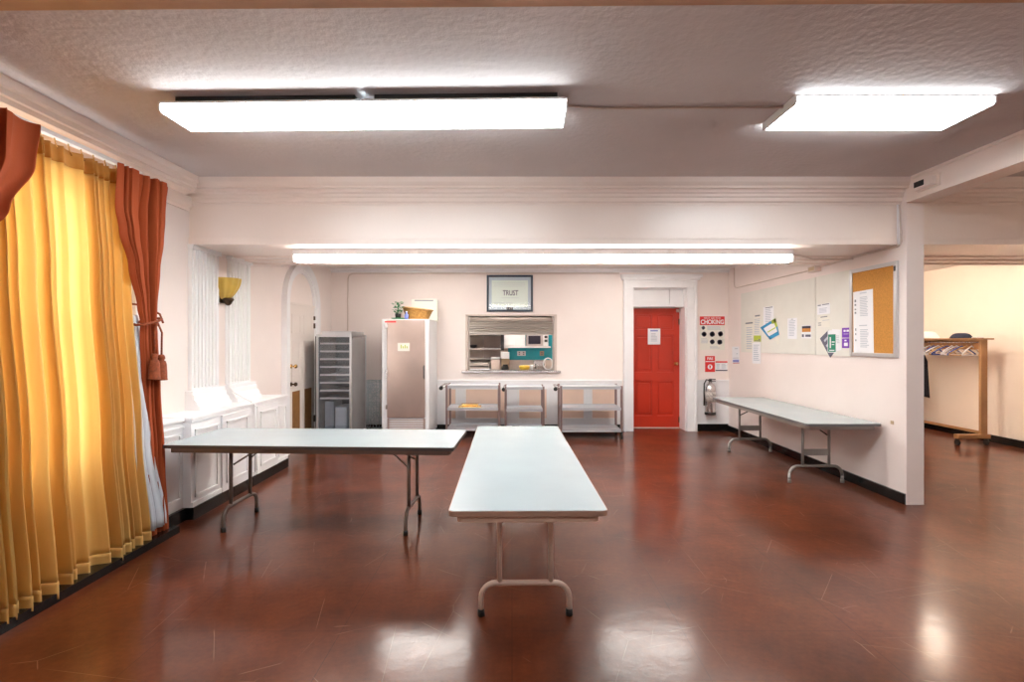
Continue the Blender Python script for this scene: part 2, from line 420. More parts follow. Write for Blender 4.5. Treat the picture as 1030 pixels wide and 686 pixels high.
# window behind the gold curtain
o = empty('window_1', (-3.2, (wy0+wy1)/2, wz0), 'tall multi-pane window behind the gold curtain', None, kind='structure')
def loc(o, m): return m
m = MB(); X0, X1 = -.06, .0; h = wz1-wz0; hw = (wy1-wy0)/2
m.box(X0, X1, -hw, hw, 0, .06).box(X0, X1, -hw, hw, h-.06, h).box(X0, X1, -hw, -hw+.06, 0, h).box(X0, X1, hw-.06, hw, 0, h)
m.box(X0, X1, -hw, hw, h/2-.03, h/2+.03).box(X0, X1, -.03, .03, 0, h)
m.build('window_frame', WHITE, o)
m = MB()
for k in (-1, 1): m.box(-.045, -.02, k*hw/2-.012, k*hw/2+.012, .06, h-.06)
for k in (1, 3, 5, 7):
    m.box(-.045, -.02, -hw+.06, hw-.06, h*k/8-.012, h*k/8+.012)
m.build('muntin', WHITE, o)
MB().box(-.035, -.031, -hw+.05, hw-.05, .05, h-.05).build('window_glass', GLS, o)
m = MB(); m.box(.08, .10, -hw-.13, -hw, -.1, h+.1, .004).box(.08, .10, hw, hw+.13, -.1, h+.1, .004).box(.08, .10, -hw, hw, h, h+.12, .004).box(.06, .14, -hw-.1, hw+.1, -.05, 0, .004)
m.build('window_casing', WHITE, o)
m = MB(); m.box(XL, XL+.035, 4.20, 4.30, .886, 2.80, .006).box(XL, XL+.02, 4.30, 4.33, .886, 2.80, .004)
struct(m, 'trim_13', WHITE, 'upright white moulding on the left wall beside the rust drape')

# arched door in the left wall
def arch_pts(yc, r, zs, n=20):
    return [(yc+r*math.cos(a), zs+r*math.sin(a)) for a in [PI*k/n for k in range(n+1)]]
yc, ri, ro, zs = 7.54, .46, .61, 2.09
o = empty('door_1', (XL, yc, 0), 'pale panelled door under a round arch in the left wall', None, kind='structure')
m = MB()
outer = [(ro, 0)]+[(a-yc, b) for a, b in arch_pts(yc, ro, zs)]+[(-ro, 0)]
inner = [(ri, 0)]+[(a-yc, b) for a, b in arch_pts(yc, ri, zs)]+[(-ri, 0)]
mid = [(ri+.05, 0)]+[(a-yc, b) for a, b in arch_pts(yc, ri+.05, zs)]+[(-ri-.05, 0)]
def band(m, A, B, x0, x1):
    for i in range(len(A)-1):
        q = [A[i], A[i+1], B[i+1], B[i]]
        m.prism(q, 'X', x0, x1)
band(m, outer, mid, 0, .075); band(m, mid, inner, 0, .045)
m.build('arch_casing', WHITE, o)
m = MB(); m.prism(inner, 'X', 0, .008); m.build('tympanum', PINK, o)
m = MB(); m.box(0, .03, -ri, ri, .01, 2.07)
for a, b, c, d in ((-.36, -.06, 1.66, 1.94), (.06, .36, 1.66, 1.94), (-.36, -.06, .98, 1.56), (.06, .36, .98, 1.56)):
    frame_rect(m, a, b, c, d, .03, .02, .006)
m.box(0, .045, -ri, ri, 2.07, 2.10)
d = m.build('door_leaf', mat('pale_door_paint', (.80, .72, .67), .4), o)
m = MB(); m.box(.03, .034, -.34, -.09, .22, .84).box(.03, .034, .09, .34, .22, .84); m.build('lower_panel', WOODB, d, label='bare brown wood panels')
m = MB(); m.lathe([(.03, 0), (.03, .008), (.012, .012), (.012, .045), (.028, .055), (.03, .07), (.02, .085)], (.03, -.38, 1.20), 14, 'X'); m.build('door_knob', BRASS, d)
m = MB(); m.lathe([(.03, 0), (.03, .008), (.012, .012), (.012, .045), (.028, .055), (.03, .07), (.02, .085)], (.03, -.38, .95), 14, 'X'); m.build('door_knob', DBRASS, d)
m = MB(); m.box(.03, .05, .43, .46, 1.75, 1.83).box(.03, .05, .43, .46, 1.88, 1.94).box(.03, .05, .43, .46, .3, .4); m.build('hinge', DBRASS, d)

# red door
o = empty('door_2', (0, 0, 0), 'red panelled door with a posted sheet in a tall white casing', None, kind='structure')
m = MB()
m.box(dx0-.13, dx0, YB-.05, YB, 0, dz1, .006).box(dx1, dx1+.13, YB-.05, YB, 0, dz1, .006).box(dx0-.13, dx1+.13, YB-.052, YB, dz1, dz1+.13, .006)
m.box(dx0-.17, dx0-.13, YB-.075, YB, 0, dz1+.13, .006).box(dx1+.13, dx1+.17, YB-.075, YB, 0, dz1+.13, .006).box(dx0-.13, dx1+.13, YB-.075, YB-.052, dz1+.085, dz1+.13, .004)
m.box(dx0-.20, dx1+.21, YB-.11, YB, dz1+.13, dz1+.175, .008).box(dx0-.22, dx1+.24, YB-.14, YB, dz1+.175, dz1+.225, .01)
m.build('door_casing', WHITE, o)
m = MB(); m.box(dx0, dx0+.012, YB, 9.25, 0, dz1).box(dx1-.012, dx1, YB, 9.25, 0, dz1).box(dx0, dx1, YB+.02, 9.25, dz1-.012, dz1)
m.box(dx0+.012, dx1-.012, YB+.09, YB+.16, 2.15, 2.20, .004); m.build('door_jamb', WHITE, o)
m = MB(); m.box(dx0+.012, dx1-.26, YB+.11, YB+.13, 2.20, dz1-.012, .004).box(dx1-.245, dx1-.012, YB+.125, YB+.14, 2.20, dz1-.012, .004); m.build('transom_panel', WHITE, o)
MB().box(dx0+.012, dx1-.012, 9.19, 9.25, 2.142, dz1).build('door_header', WHITE, o)
DY = 9.19
m = MB(); m.box(dx0+.013, dx1-.013, DY, DY+.035, .012, 2.14)
a0, a1 = dx0+.013, dx1-.013; xm = (a0+a1)/2
for x0, x1 in ((a0, a0+.11), (xm-.05, xm+.05), (a1-.11, a1)): m.box(x0, x1, DY-.024, DY, .012, 2.14, .006)
for z0, z1 in ((.012, .22), (.84, 1.0), (1.66, 1.76), (2.03, 2.14)): m.box(a0, a1, DY-.0242, DY, z0, z1, .006)
for x0, x1 in ((a0+.14, xm-.08), (xm+.08, a1-.14)):
    for z0, z1 in ((.26, .80), (1.04, 1.62), (1.79, 2.0)): m.box(x0, x1, DY-.014, DY, z0, z1, .008)
d = m.build('door_leaf', RED, o)
m = MB(); m.lathe([(.032, 0), (.032, -.008), (.012, -.012), (.012, -.045), (.028, -.055), (.03, -.07), (.018, -.085)], (a1-.07, DY-.024, 1.15), 14, 'Y'); m.build('door_knob', BRASS, d)
m = MB(); m.box(a1-.02, a1, DY-.03, DY-.024, .1, .2).box(a1-.02, a1, DY-.03, DY-.024, 1.85, 1.95); m.build('hinge', DBRASS, d)
m = MB(); m.box(a0, a1, DY-.06, DY+.06, 0, .012); m.build('threshold', mat('pale_threshold', (.62, .52, .44), .4), o)
m = MB(); m.box(a1-.06, a1, DY-.07, DY-.015, 2.07, 2.12, .005).box(a1-.10, a1-.02, YB+.12, DY-.06, 2.14, 2.165, .004); m.build('door_closer', CONDUIT, o)

# ------------------------------------------------------------------ sheets and posters
class Sheet:
    """quad on a wall plane; pts = 4 corners TL,TR,BR,BL as 3-D points; n = outward normal"""
    def __init__(s, pts, n): s.p = [Vector(p) for p in pts]; s.n = Vector(n)
    def at(s, u, v, off=0):
        a = s.p[0].lerp(s.p[1], u); b = s.p[3].lerp(s.p[2], u); return a.lerp(b, v)+s.n*off
    def slab(s, m, u0, v0, u1, v1, off, t):
        m.quad([s.at(u0, v0, off), s.at(u1, v0, off), s.at(u1, v1, off), s.at(u0, v1, off)], s.n, t); return m
def side_sheet(px, lift=.0003):
    pts = []
    for a, b in px:
        y, z = on_side(a, b, XR); pts.append((XR-lift, y, z))
    return Sheet(pts, (-1, 0, 0))
def back_sheet(px, Y=YB, lift=.0003):
    return Sheet([(on_back(a, b, Y)[0], Y-lift, on_back(a, b, Y)[1]) for a, b in px], (0, -1, 0))
def rect(x0, y0, x1, y1): return [(x0, y0), (x1, y0), (x1, y1), (x0, y1)]
def poster(name, sh, m, prints, label, cat, group=None):
    """prints: list of (part name, material, [rects in uv])"""
    b = MB(); sh.slab(b, 0, 0, 1, 1, .0012, .0012)
    o = b.build(name, m, None, label=label, cat=cat, group=group)
    for i, (pn, pm, rs) in enumerate(prints):
        b = MB()
        for r in rs: sh.slab(b, *r, .0020+.0003*i, .0008+.0003*i)
        b.build(pn, pm, o)
    return o
def lines(u0, v0, u1, v1, n, fill=.45, jag=.25):
    out = []
    for k in range(n):
        v = v0+(v1-v0)*k/n; out.append((u0, v, u1-(u1-u0)*jag*random.random(), v+(v1-v0)/n*fill))
    return out

# ivory panel board
def side_board(px, t, name, m, label, cat, lift=0.0):
    sh = side_sheet(px, t+lift+.0004); b = MB(); b.quad([p for p in sh.p], (-1, 0, 0), t)
    return b.build(name, m, None, label=label, cat=cat), sh
bA, _ = side_board([(746, 296), (820.6, 279.5), (820.6, 357.2), (746, 354.6)], .010, 'notice_panel', PANEL, 'ivory wall panel behind the blue and lime flyer', 'notice board')
bB, _ = side_board([(821.4, 279.3), (856.2, 271.6), (856.2, 358.8), (821.4, 357.4)], .010, 'notice_panel', PANEL, 'narrower ivory wall panel beside the cork board', 'notice board')
# cork board
o = empty('cork_board', (XR, 5.3, 1.39), 'brown cork notice board in an aluminium frame near the post', 'cork board')
o.location = (0, 0, 0)
y0, y1, z0, z1 = 4.955, 5.648, 1.392, 2.335
MB().box(XR-.014, XR-.0002, y0+.02, y1-.02, z0+.02, z1-.02).build('cork_sheet', CORK, o)
m = MB()
for a, b, c, d in ((y0, y0+.042, z0, z1), (y1-.042, y1, z0, z1), (y0+.042, y1-.042, z0, z0+.04), (y0+.042, y1-.042, z1-.04, z1)):
    m.box(XR-.026, XR-.0002, a, b, c, d, .004)
m.build('board_frame', ALU, o)
m = MB(); m.box(XR-.03, XR-.026, y0+.008, y0+.034, z1-.10, z1-.05, .002); m.build('lock', DARKM, o)

sh = side_sheet([(859.6, 294.5), (879.6, 291), (880.6, 356.4), (860.2, 355.2)], .016)
poster('paper_notice', sh, PAPER, [('lettering', INKL, lines(.35, .10, .75, .42, 12)+lines(.35, .62, .78, .92, 11)+[(.35, .03, .7, .045), (.3, .55, .7, .565)]),
       ('lettering', INK, [(.08, .13, .16, .17), (.08, .2, .16, .23), (.08, .28, .16, .30), (.08, .33, .16, .36), (.10, .6, .15, .64), (.10, .68, .15, .71), (.10, .78, .15, .81)])],
       'long white printed sheet pinned on the cork board', 'notice')
L = .0108
poster('paper_notice', side_sheet([(750.2, 324), (758.4, 323), (758.6, 354.2), (750.4, 354)], L), CREAMP,
       [('lettering', INKL, lines(.15, .2, .9, .95, 10)), ('heading', INK, [(.05, .04, .95, .09)])], 'cream list at the far lower corner of the ivory panel', 'notice')
poster('paper_notice', side_sheet([(758.8, 317.5), (766, 316.5), (766, 338), (758.8, 338)], L), CREAMP,
       [('lettering', INKL, lines(.1, .2, .9, .95, 9)), ('heading', INK, [(.2, .02, .9, .09)])], 'cream sheet directly above the small lime square', 'notice')
poster('paper_notice', side_sheet([(759, 338), (766.2, 338), (766.2, 344.2), (759, 344)], L+.001), LIME,
       [('lettering', INK, [(.1, .82, .9, .95), (.65, .6, .9, .75)])], 'small lime green square notice', 'notice')
poster('paper_notice', side_sheet([(768.6, 309.6), (779, 308), (779, 330), (768.6, 330.5)], L), PAPER,
       [('lettering', INKL, lines(.2, .12, .85, .85, 9)), ('heading', INK, [(.2, .03, .9, .07)])], 'white sheet partly behind the tilted blue bordered flyer', 'notice')
fl = side_sheet([(765.6, 330), (781, 320.5), (785, 337), (775.4, 342.3)], L+.002)
poster('paper_flyer', fl, PAPER, [('blue_border', BLUEP, [(0, 0, 1, .16), (0, .78, 1, 1), (0, 0, .12, 1), (.9, .4, 1, 1)]),
       ('lime_corner', LIME, [(.72, 0, 1, .22), (.86, 0, 1, .5), (.2, .48, .85, .54)])], 'tilted white flyer with blue border and lime corner', 'flyer')
poster('paper_notice', side_sheet([(780, 340), (785, 339), (784.2, 347), (782.5, 347)], L), CREAMP, [], 'small cream slip hanging under the tilted flyer', 'notice')
poster('paper_notice', side_sheet([(793, 321), (802.6, 320), (802.4, 341.5), (793.2, 341.2)], L), PAPER,
       [('lettering', INKL, lines(.15, .12, .85, .9, 10)), ('heading', INK, [(.4, .04, .6, .07)])], 'plain white sheet in the middle of the ivory panel', 'notice')
poster('photo_card', side_sheet([(807.2, 328.2), (817, 327.6), (817, 341), (807.2, 340.8)], L), PAPER,
       [('picture_sky', NAVY, [(.05, .04, .95, .22)]), ('picture', ORNG, [(.05, .22, .95, .5)]), ('caption', SLATE, [(.05, .68, .25, .9), (.4, .7, .95, .88)])],
       'small card with a brown picture and a dark caption', 'picture card')
poster('paper_notice', side_sheet([(823, 307), (835.8, 305), (835.8, 316), (823, 317.2)], L), PAPER,
       [('lettering', INKL, lines(.15, .4, .85, .9, 4)), ('heading', INK, [(.05, .05, .3, .16), (.4, .04, .95, .13)])], 'upper of two small white notices beside the cork board', 'notice')
poster('paper_notice', side_sheet([(823.4, 319.4), (835.8, 317.8), (835.8, 329.4), (823.4, 330)], L), CREAMP,
       [('lettering', INKL, [(.4, .35, .95, .4)]), ('heading', INK, [(.25, .02, .8, .1), (.05, .55, .3, .62), (.05, .75, .3, .82)])], 'lower of two small white notices beside the cork board', 'notice')
poster('paper_flyer', side_sheet([(825.8, 341), (834.4, 332.4), (842, 352.5), (836.2, 360.5)], L+.001), SLATE,
       [('pale_print', INKL, [(.25, .2, .75, .3), (.2, .45, .8, .55), (.3, .7, .9, .78)])], 'tilted dark grey flyer behind the green leaflet', 'flyer')
poster('paper_notice', side_sheet([(838, 331.5), (846.8, 332), (847.4, 352.5), (843, 353.4)], L+.0025), PAPER, [('lettering', INKL, lines(.3, .3, .85, .7, 5))], 'white sheet between the green and purple leaflets', 'notice')
poster('leaflet', side_sheet([(834, 333), (842.4, 332.6), (842.6, 355.2), (834, 355)], L+.005), PAPER,
       [('green_field', GREENP, [(.06, .18, .95, .97)]), ('pale_print', PAPER, [(.25, .3, .4, .8), (.5, .5, .85, .55), (.5, .62, .8, .66), (.2, .88, .8, .92)])], 'green leaflet with a white head on the ivory panel', 'leaflet')
for k, (v0, v1, lb) in enumerate(((330, 340.2, 'upper purple leaflet beside the cork board'), (340.6, 350.6, 'lower purple leaflet beside the cork board'))):
    poster('leaflet', side_sheet([(848, v0+.4), (856.4, v0), (856.4, v1), (848, v1)], L), PURP,
           [('pale_print', PAPER, [(.2, .2, .45, .4), (.55, .2, .85, .4), (.2, .6, .8, .64)] if k == 0 else [(.3, .15, .55, .3), (.25, .45, .7, .8)])], lb, 'leaflet')
poster('paper_notice', side_sheet([(736.4, 349.2), (743.6, 349), (743.8, 366), (736.6, 366.2)], .0003), PAPER,
       [('blue_print', LBLUE, [(.1, .78, .95, .92)]), ('lettering', INKL, [(.4, .1, .8, .15), (.6, .4, .8, .45), (.1, .66, .9, .7)]), ('pink_print', mat('pink_print', (.6, .2, .22), .5), [(.1, .95, 1, 1)])],
       'white notice with blue foot next to the wall corner', 'notice')
poster('paper_notice', side_sheet([(757.6, 345.2), (766, 345), (766, 366.4), (757.6, 366)], .0128), PAPER,
       [('lettering', INKL, lines(.15, .1, .85, .9, 9))], 'white list hanging below the lime square', 'notice')

# back wall signs
sh = back_sheet(rect(703.9, 318.8, 728.8, 352.4))
o = poster('choking_poster', sh, CREAMP, [('red_header', REDP, [(0, 0, 1, .26)]), ('lettering', INKL, lines(.3, .29, .85, .42, 4)+lines(.05, .66, .35, .82, 4)+lines(.4, .9, .8, .97, 2)),
       ('figures', SLATE, [])][:2], 'choking first aid poster with red header beside the red door', 'poster')
m = MB()
for u, v, r in ((.14, .34, .05), (.17, .53, .08), (.5, .53, .085), (.83, .52, .08), (.5, .76, .075), (.8, .77, .08)):
    c = sh.at(u, v, .0035)
    for k in range(4):
        a = k*1.6+u*9; q = Vector((c.x+math.cos(a)*.012, c.y, c.z+math.sin(a)*.012))
        m.lathe([(r*.42, 0), (r*.42, .001)], q, 10, 'Y')
m.build('print', SLATE, o)
xc = (sh.p[0].x+sh.p[1].x)/2; zt = sh.p[0].z
text('lettering', 'CHOKING', .105, back_m(xc, YB-.0065, zt-.098), PAPER, o, bold=.003, sx=.82)
text('lettering', 'FIRST AID FOR', .045, back_m(xc, YB-.0065, zt-.030), PAPER, o, sx=1.0)
sh = back_sheet(rect(709.2, 358.6, 719, 374.6))
o = poster('fire_sign', sh, REDP, [('white_rule', PAPER, [(.05, .32, .95, .37)])], 'red fire sign above the extinguisher', 'sign')
text('lettering', 'FIRE', .06, back_m((sh.p[0].x+sh.p[1].x)/2, YB-.0065, sh.at(0, .17).z), PAPER, o, bold=.001, sx=.95)
m = MB(); c = sh.at(.5, .68, .004); m.lathe([(.042, 0), (.042, .001)], c, 20, 'Y'); m.build('round_emblem', PAPER, o)
m = MB(); m.box(c.x-.012, c.x+.012, c.y-.002, c.y-.001, c.z-.025, c.z+.022); m.build('extinguisher_mark', REDP, o)
m = MB(); m.box(c.x-.02, c.x+.02, c.y-.0021, c.y-.001, c.z+.016, c.z+.024); m.build('extinguisher_mark', REDP, o)
sh = back_sheet(rect(719.6, 363.8, 731.6, 373.6))
poster('instruction_card', sh, PAPER, [('red_header', REDP, [(0, 0, 1, .16)]), ('foot_band', SLATE, [(0, .88, 1, 1)]), ('lettering', INKL, lines(.08, .3, .4, .8, 4)+lines(.5, .3, .92, .8, 4))],
       'small white instruction card right of the red fire sign', 'sign')
sh = back_sheet(rect(651.6, 331, 664.2, 347), DY-.024, .0012)
poster('paper_notice', sh, PAPER, [('lettering', INKL, lines(.25, .3, .75, .85, 6)), ('heading', LBLUE, [(.2, .1, .8, .18)])], 'white sheet taped to the red door', 'notice')

# framed picture
o = empty('framed_picture', ((512.8-CX)/F*YB, YB, 0), 'dark framed print with pale blue mat hanging above the kitchen hatch', 'picture')
pw, zt, zb = .398, HC+(CY-277.3)/F*YB, HC+(CY-314.2)/F*YB
m = MB()
for a, b, c, d in ((-pw, -pw+.035, zb, zt), (pw-.035, pw, zb, zt), (-pw+.035, pw-.035, zb, zb+.035), (-pw+.035, pw-.035, zt-.035, zt)): m.box(a, b, -.04, -.0002, c, d, .006)
m.build('picture_frame', NAVY, o)
MB().box(-pw+.03, pw-.03, -.012, -.0002, zb+.03, zt-.03).build('mat_board', MATB, o)
p = MB().box(-pw+.085, pw-.085, -.014, -.012, zb+.085, zt-.09).build('print', PRINTG, o)
text('lettering', 'TRUST', .125, back_m(0.012, -.0155, (zt+zb)/2+.005), SLATE, p, bold=.002, sx=.72)
m = MB()
for v in (.15, .24, .34): m.box(-pw+.12, pw-.14, -.0148, -.014, zt-.09-v*.3-.004, zt-.09-v*.3)
m.box(-.14, .16, -.0148, -.014, (zt+zb)/2-.078, (zt+zb)/2-.072); m.box(-pw+.12, .05, -.0148, -.014, zb+.15, zb+.156)
m.build('lettering', INKL, p)
MB().box(-.055, .055, -.0155, -.012, zb+.035, zb+.08, .002).build('name_plate', DARKM, o)
MB().box(-pw+.03, pw-.03, -.020, -.018, zb+.03, zt-.03).build('picture_glass', glass('low_glare_glass', (1, 1, 1), .02, .06), o)

# serving hatch
o = empty('trim_14', (0, 0, 0), 'framed kitchen serving hatch with a rolled up steel shutter', None, kind='structure')
m = MB(); m.box(hx0-.03, hx0+.012, YB-.012, 9.08, hz0, hz1+.03, .003).box(hx1-.012, hx1+.03, YB-.012, 9.08, hz0, hz1+.03, .003).box(hx0-.03, hx1+.03, YB-.012, 9.08, hz1, hz1+.03, .003)
m.build('hatch_frame', mat('hatch_frame_paint', (.62, .52, .46), .4), o)
m = MB(); m.box(hx0-.09, hx1+.09, YB-.09, 9.08, hz0-.035, hz0, .006); m.build('hatch_sill', STEEL, o)
SH = mat('shutter_steel', (.50, .45, .41), .35, metal=.5)
m = MB()
for k in range(6):
    z = hz1-.30+k*.040; m.prism([(8.945, z), (8.925, z+.002), (8.908, z+.013), (8.912, z+.024), (8.934, z+.030), (8.938, z+.040), (8.945, z+.040)], 'X', hx0+.02, hx1-.02)
m.build('shutter_slats', SH, o)
m = MB(); m.tube([(hx0+.05, 8.91, hz1-.042), (hx1-.05, 8.91, hz1-.042)], .034, 16); m.build('shutter_roll', mat('shutter_roll_steel', (.70, .60, .52), .35, metal=.4), o)
m = MB(); m.box(hx0+.013, hx0+.04, 8.91, 8.96, hz0, hz1-.002).box(hx1-.04, hx1-.013, 8.91, 8.96, hz0, hz1-.002)
m.box(hx0+.02, hx1-.02, 8.925, 8.95, hz1-.325, hz1-.30, .004); m.build('shutter_guide', SH, o)

# ------------------------------------------------------------------ kitchen behind the hatch
KX0, KX1, KY = -2.6, 1.58, 10.9
struct(MB().box(KX0, KX1, 9.6, KY+.1, -.1, 0), 'floor', mat('kitchen_floor', (.3, .25, .22), .5), 'kitchen floor behind the hatch')
struct(MB().box(KX0, KX1, 9.08, KY+.1, 2.95, 3.05), 'ceiling', CEILW, 'kitchen ceiling behind the hatch')
struct(MB().box(KX0, KX1, KY, KY+.1, 0, 2.95), 'wall_back', KWALL, 'beige kitchen wall seen through the hatch')
struct(MB().box(KX0-.1, KX0, 9.08, KY+.1, 0, 2.95).box(KX1, KX1+.02, 9.26, KY+.1, 0, 2.95), 'wall_left', KWALL, 'side walls of the kitchen behind the hatch')
def K(px, py, Y): return on_back(px, py, Y)
def kbox(m, px0, py0, px1, py1, Y0, Y1, bev=0.):
    x0, z1 = K(px0, py0, Y0); x1, z0 = K(px1, py1, Y0); return m.box(x0, x1, Y0, Y1, z0, z1, bev)
b = MB(); kbox(b, 511, 328, 560, 362.5, KY-.012, KY)
struct(b, 'trim_15', TEAL, 'teal splashback on the kitchen wall')
# outlets
for a, lb in ((524.5, 'white double socket on the teal splashback below the cabinet'), (545, 'single socket on the teal splashback below the microwave')):
    x, z = K(a, 356, KY-.012)
    m = MB(); wd = .09 if a < 530 else .045; m.box(x-wd, x+wd, KY-.022, KY-.012, z-.05, z+.05, .003)
    o = m.build('wall_socket', TANB if a > 530 else WENAM, None, label=lb, cat='socket')
    m = MB()
    for q in ([-.045, .045] if a < 530 else [0]): m.box(x+q-.015, x+q+.015, KY-.0235, KY-.022, z-.03, z-.005).box(x+q-.015, x+q+.015, KY-.0235, KY-.022, z+.01, z+.035)
    m.build('socket_face', INK, o)
# counter
o = empty('kitchen_counter', (0, 0, 0), 'beige kitchen counter behind the hatch', 'counter')
MB().box(-1.6, 1.5, 10.2, KY-.001, 0, .86).build('base_cabinet', KWALL, o)
MB().box(-1.62, 1.52, 10.16, KY-.001, .86, .90, .005).build('worktop', STEEL, o)
# shelf + cabinet + microwave
x0, z0 = K(506.5, 350.5, 10.45); x1, _ = K(553, 350.5, 10.45)
o = MB().box(x0, x1+.02, 10.45, KY-.001, z0, z0+.03, .003).build('wall_shelf', WENAM, None, label='white kitchen shelf carrying the microwave', cat='shelf')
m = MB(); kbox(m, 507, 335, 528.4, 350.0, 10.47, KY-.03); cb = m.bm
x0, zt = K(507, 331, 10.47); x1, _ = K(528.4, 0, 10.47)
m.bm.free(); m = MB().box(x0, x1, 10.47, KY-.03, z0+.0305, zt)
o = m.build('wall_cabinet', WENAM, None, label='white cabinet left of the microwave', cat='cabinet')
xm = (x0+x1)/2
MB().box(x0+.01, xm-.005, 10.452, 10.47, z0+.04, zt-.01, .004).build('door', WENAM, o); MB().box(xm+.005, x1-.01, 10.452, 10.47, z0+.04, zt-.01, .004).build('door', WENAM, o)
x0, zt = K(529.4, 335.8, 10.46); x1, _ = K(551.6, 0, 10.46); zb = z0+.0305
o = MB().box(x0, x1, 10.48, KY-.03, zb, zt, .006).build('microwave', mat('microwave_shell', (.60, .55, .54), .3, metal=.4), None, label='silver microwave oven on the white shelf', cat='microwave')
d = MB().box(x0+.005, x0+.34, 10.465, 10.48, zb+.01, zt-.01, .004).build('door', mat('microwave_door', (.55, .50, .50), .3, metal=.5), o)
MB().box(x0+.04, x0+.29, 10.461, 10.466, zb+.05, zt-.05, .003).build('door_window', mat('smoked_glass', (.03, .025, .04), .15), d)
p = MB().box(x0+.345, x1-.003, 10.465, 10.48, zb+.01, zt-.01, .003).build('control_panel', WENAM, o)
MB().box(x0+.37, x1-.02, 10.46, 10.466, zt-.10, zt-.05).box(x0+.37, x1-.02, 10.46, 10.466, zb+.09, zb+.14).build('dial', DARKM, p)
# left: extraction shelf unit
o = empty('kitchen_shelving', (0, 0, 0), 'steel wall shelving at the left of the hatch view', 'shelving')
m = MB(); kbox(m, 440, 350.6, 504, 352.2, 10.3, KY-.02); kbox(m, 440, 361, 503, 362, 10.3, KY-.02); m.build('shelf', STEEL, o)
m = MB(); kbox(m, 440, 334.6, 506, 337.6, 10.3, KY-.02); m.build('hood_edge', RUB, o)
m = MB(); kbox(m, 487, 338.5, 503.5, 361, KY-.03, KY-.006); m.build('back_panel', mat('grey_brown_panel', (.46, .38, .35), .4, metal=.2), o)
m = MB(); kbox(m, 503.6, 334.6, 507, 353, 10.38, 10.44); m.build('post', DARKM, o)
x, z = K(476, 350.5, 10.5)
m = MB().lathe([(.03, 0), (.075, .01), (.08, .05), (.085, .052), (.078, .06)], (x, 10.5, z+.004), 16); m.build('saucepan', DARKM, None, label='small dark pan on the upper kitchen shelf', cat='pan')
# coffee maker
x0, zt = K(504, 354, 10.3); x1, zb = K(512.4, 371, 10.3); zb = .9005
o = empty('coffee_maker', ((x0+x1)/2, 10.4, zb), 'coffee maker with black glass jug below the grey post', 'coffee maker')
wd = (x1-x0)/2; hh = 1.33-.9005
MB().box(-wd, wd, -.02, .12, 0, hh, .005).box(-wd, wd, -.16, -.02, 0, .04, .004).build('body', TANB, o)
MB().box(-wd, wd, -.16, -.02, hh-.13, hh, .006).build('brew_head', WENAM, o)
MB().lathe([(.055, 0), (.07, .03), (.072, .08), (.05, .13), (.05, .14)], (0, -.09, .042), 16).build('jug', RUB, o)
# boxes of counter things
x0, _ = K(494, 360, 10.3); x1, _ = K(503, 360, 10.3)
o = MB().box(x0, x1, 10.3, 10.5, .9005, 1.20, .01).build('food_canister', mat('cream_canister', (.68, .58, .52), .4), None, label='square cream canister beside the coffee maker', cat='canister')
MB().box(x0-.004, x1+.004, 10.296, 10.504, 1.20, 1.225, .006).build('lid', WENAM, o)
x0, _ = K(460, 364, 10.25); x1, _ = K(492, 364, 10.25)
o = MB().box(x0, x1, 10.22, 10.6, .9005, 1.12, .01).build('steam_table', mat('pale_unit', (.66, .60, .56), .35, metal=.3), None, label='long pale steel counter unit at the left of the hatch view', cat='counter unit')
MB().box(x0, x1, 10.20, 10.22, 1.04, 1.055).box(x0, x1, 10.20, 10.22, .985, .998).build('rail', RUB, o)
x0, _ = K(536.8, 364, 10.25); x1, _ = K(549, 364, 10.25)
o = MB().box(x0, x1, 10.25, 10.43, .905, 1.16, .02).build('toaster', STEEL, None, label='steel toaster on the kitchen counter below the microwave', cat='toaster')
MB().box(x0+.03, x1-.03, 10.28, 10.31, 1.158, 1.162).box(x0+.03, x1-.03, 10.36, 10.39, 1.158, 1.162).build('slot', RUB, o)
MB().box(x0+.03, x0+.045, 10.24, 10.25, 1.0, 1.1).box(x1-.045, x1-.03, 10.24, 10.25, 1.0, 1.1).build('lever', RUB, o)
# things just behind the sill
inner = MB().box(hx0+.02, hx1-.02, 9.08, 9.45, .985, 1.02, .004).build('hatch_counter', STEEL, None, label='narrow steel counter directly behind the hatch sill', cat='counter')
x, _ = K(527.5, 370, 9.25)
m = MB().lathe([(.04, 0), (.085, .03), (.10, .07), (.09, .09), (.04, .095)], (x, 9.25, 1.0205), 18)
m.build('yellow_bowl', YEL, None, label='round yellow bowl standing on the hatch counter', cat='bowl')
x, _ = K(534.5, 370, 9.25)
m = MB().lathe([(.025, 0), (.035, .09), (.037, .10), (.033, .10), (.03, .02)], (x, 9.25, 1.0205), 16)
m.build('paper_cup', PAPER, None, label='white cup beside the yellow bowl', cat='cup')
x0, _ = K(470.5, 372, 9.2); x1, _ = K(493, 372, 9.2)
m = MB().box(x0, x1, 9.12, 9.35, 1.0205, 1.05, .006); m.build('serving_tray', WENAM, None, label='flat white tray at the left end of the hatch counter', cat='tray')
x, z = K(553.5, 361.5, 9.5)
x -= .05
pts = [(x+.085*math.cos(a), 9.4, 1.135+.105*math.sin(a)) for a in [2*PI*k/24 for k in range(24)]]
o = MB().tube(pts, .011, 8, True).build('white_hose', WENAM, None, label='white coiled hose loop hanging at the right of the hatch', cat='hose')
# kitchen lamp
o = empty('ceiling_light', (-.3, 9.9, 2.95), 'kitchen ceiling light hidden above the hatch', 'ceiling light')
MB().box(-.62, .62, -.15, .15, -.05, 0, .01).build('housing', WENAM, o); MB().box(-.6, .6, -.13, .13, -.1, -.05, .02).build('lens', emit('kitchen_lens', (1, .95, .88), 16), o)

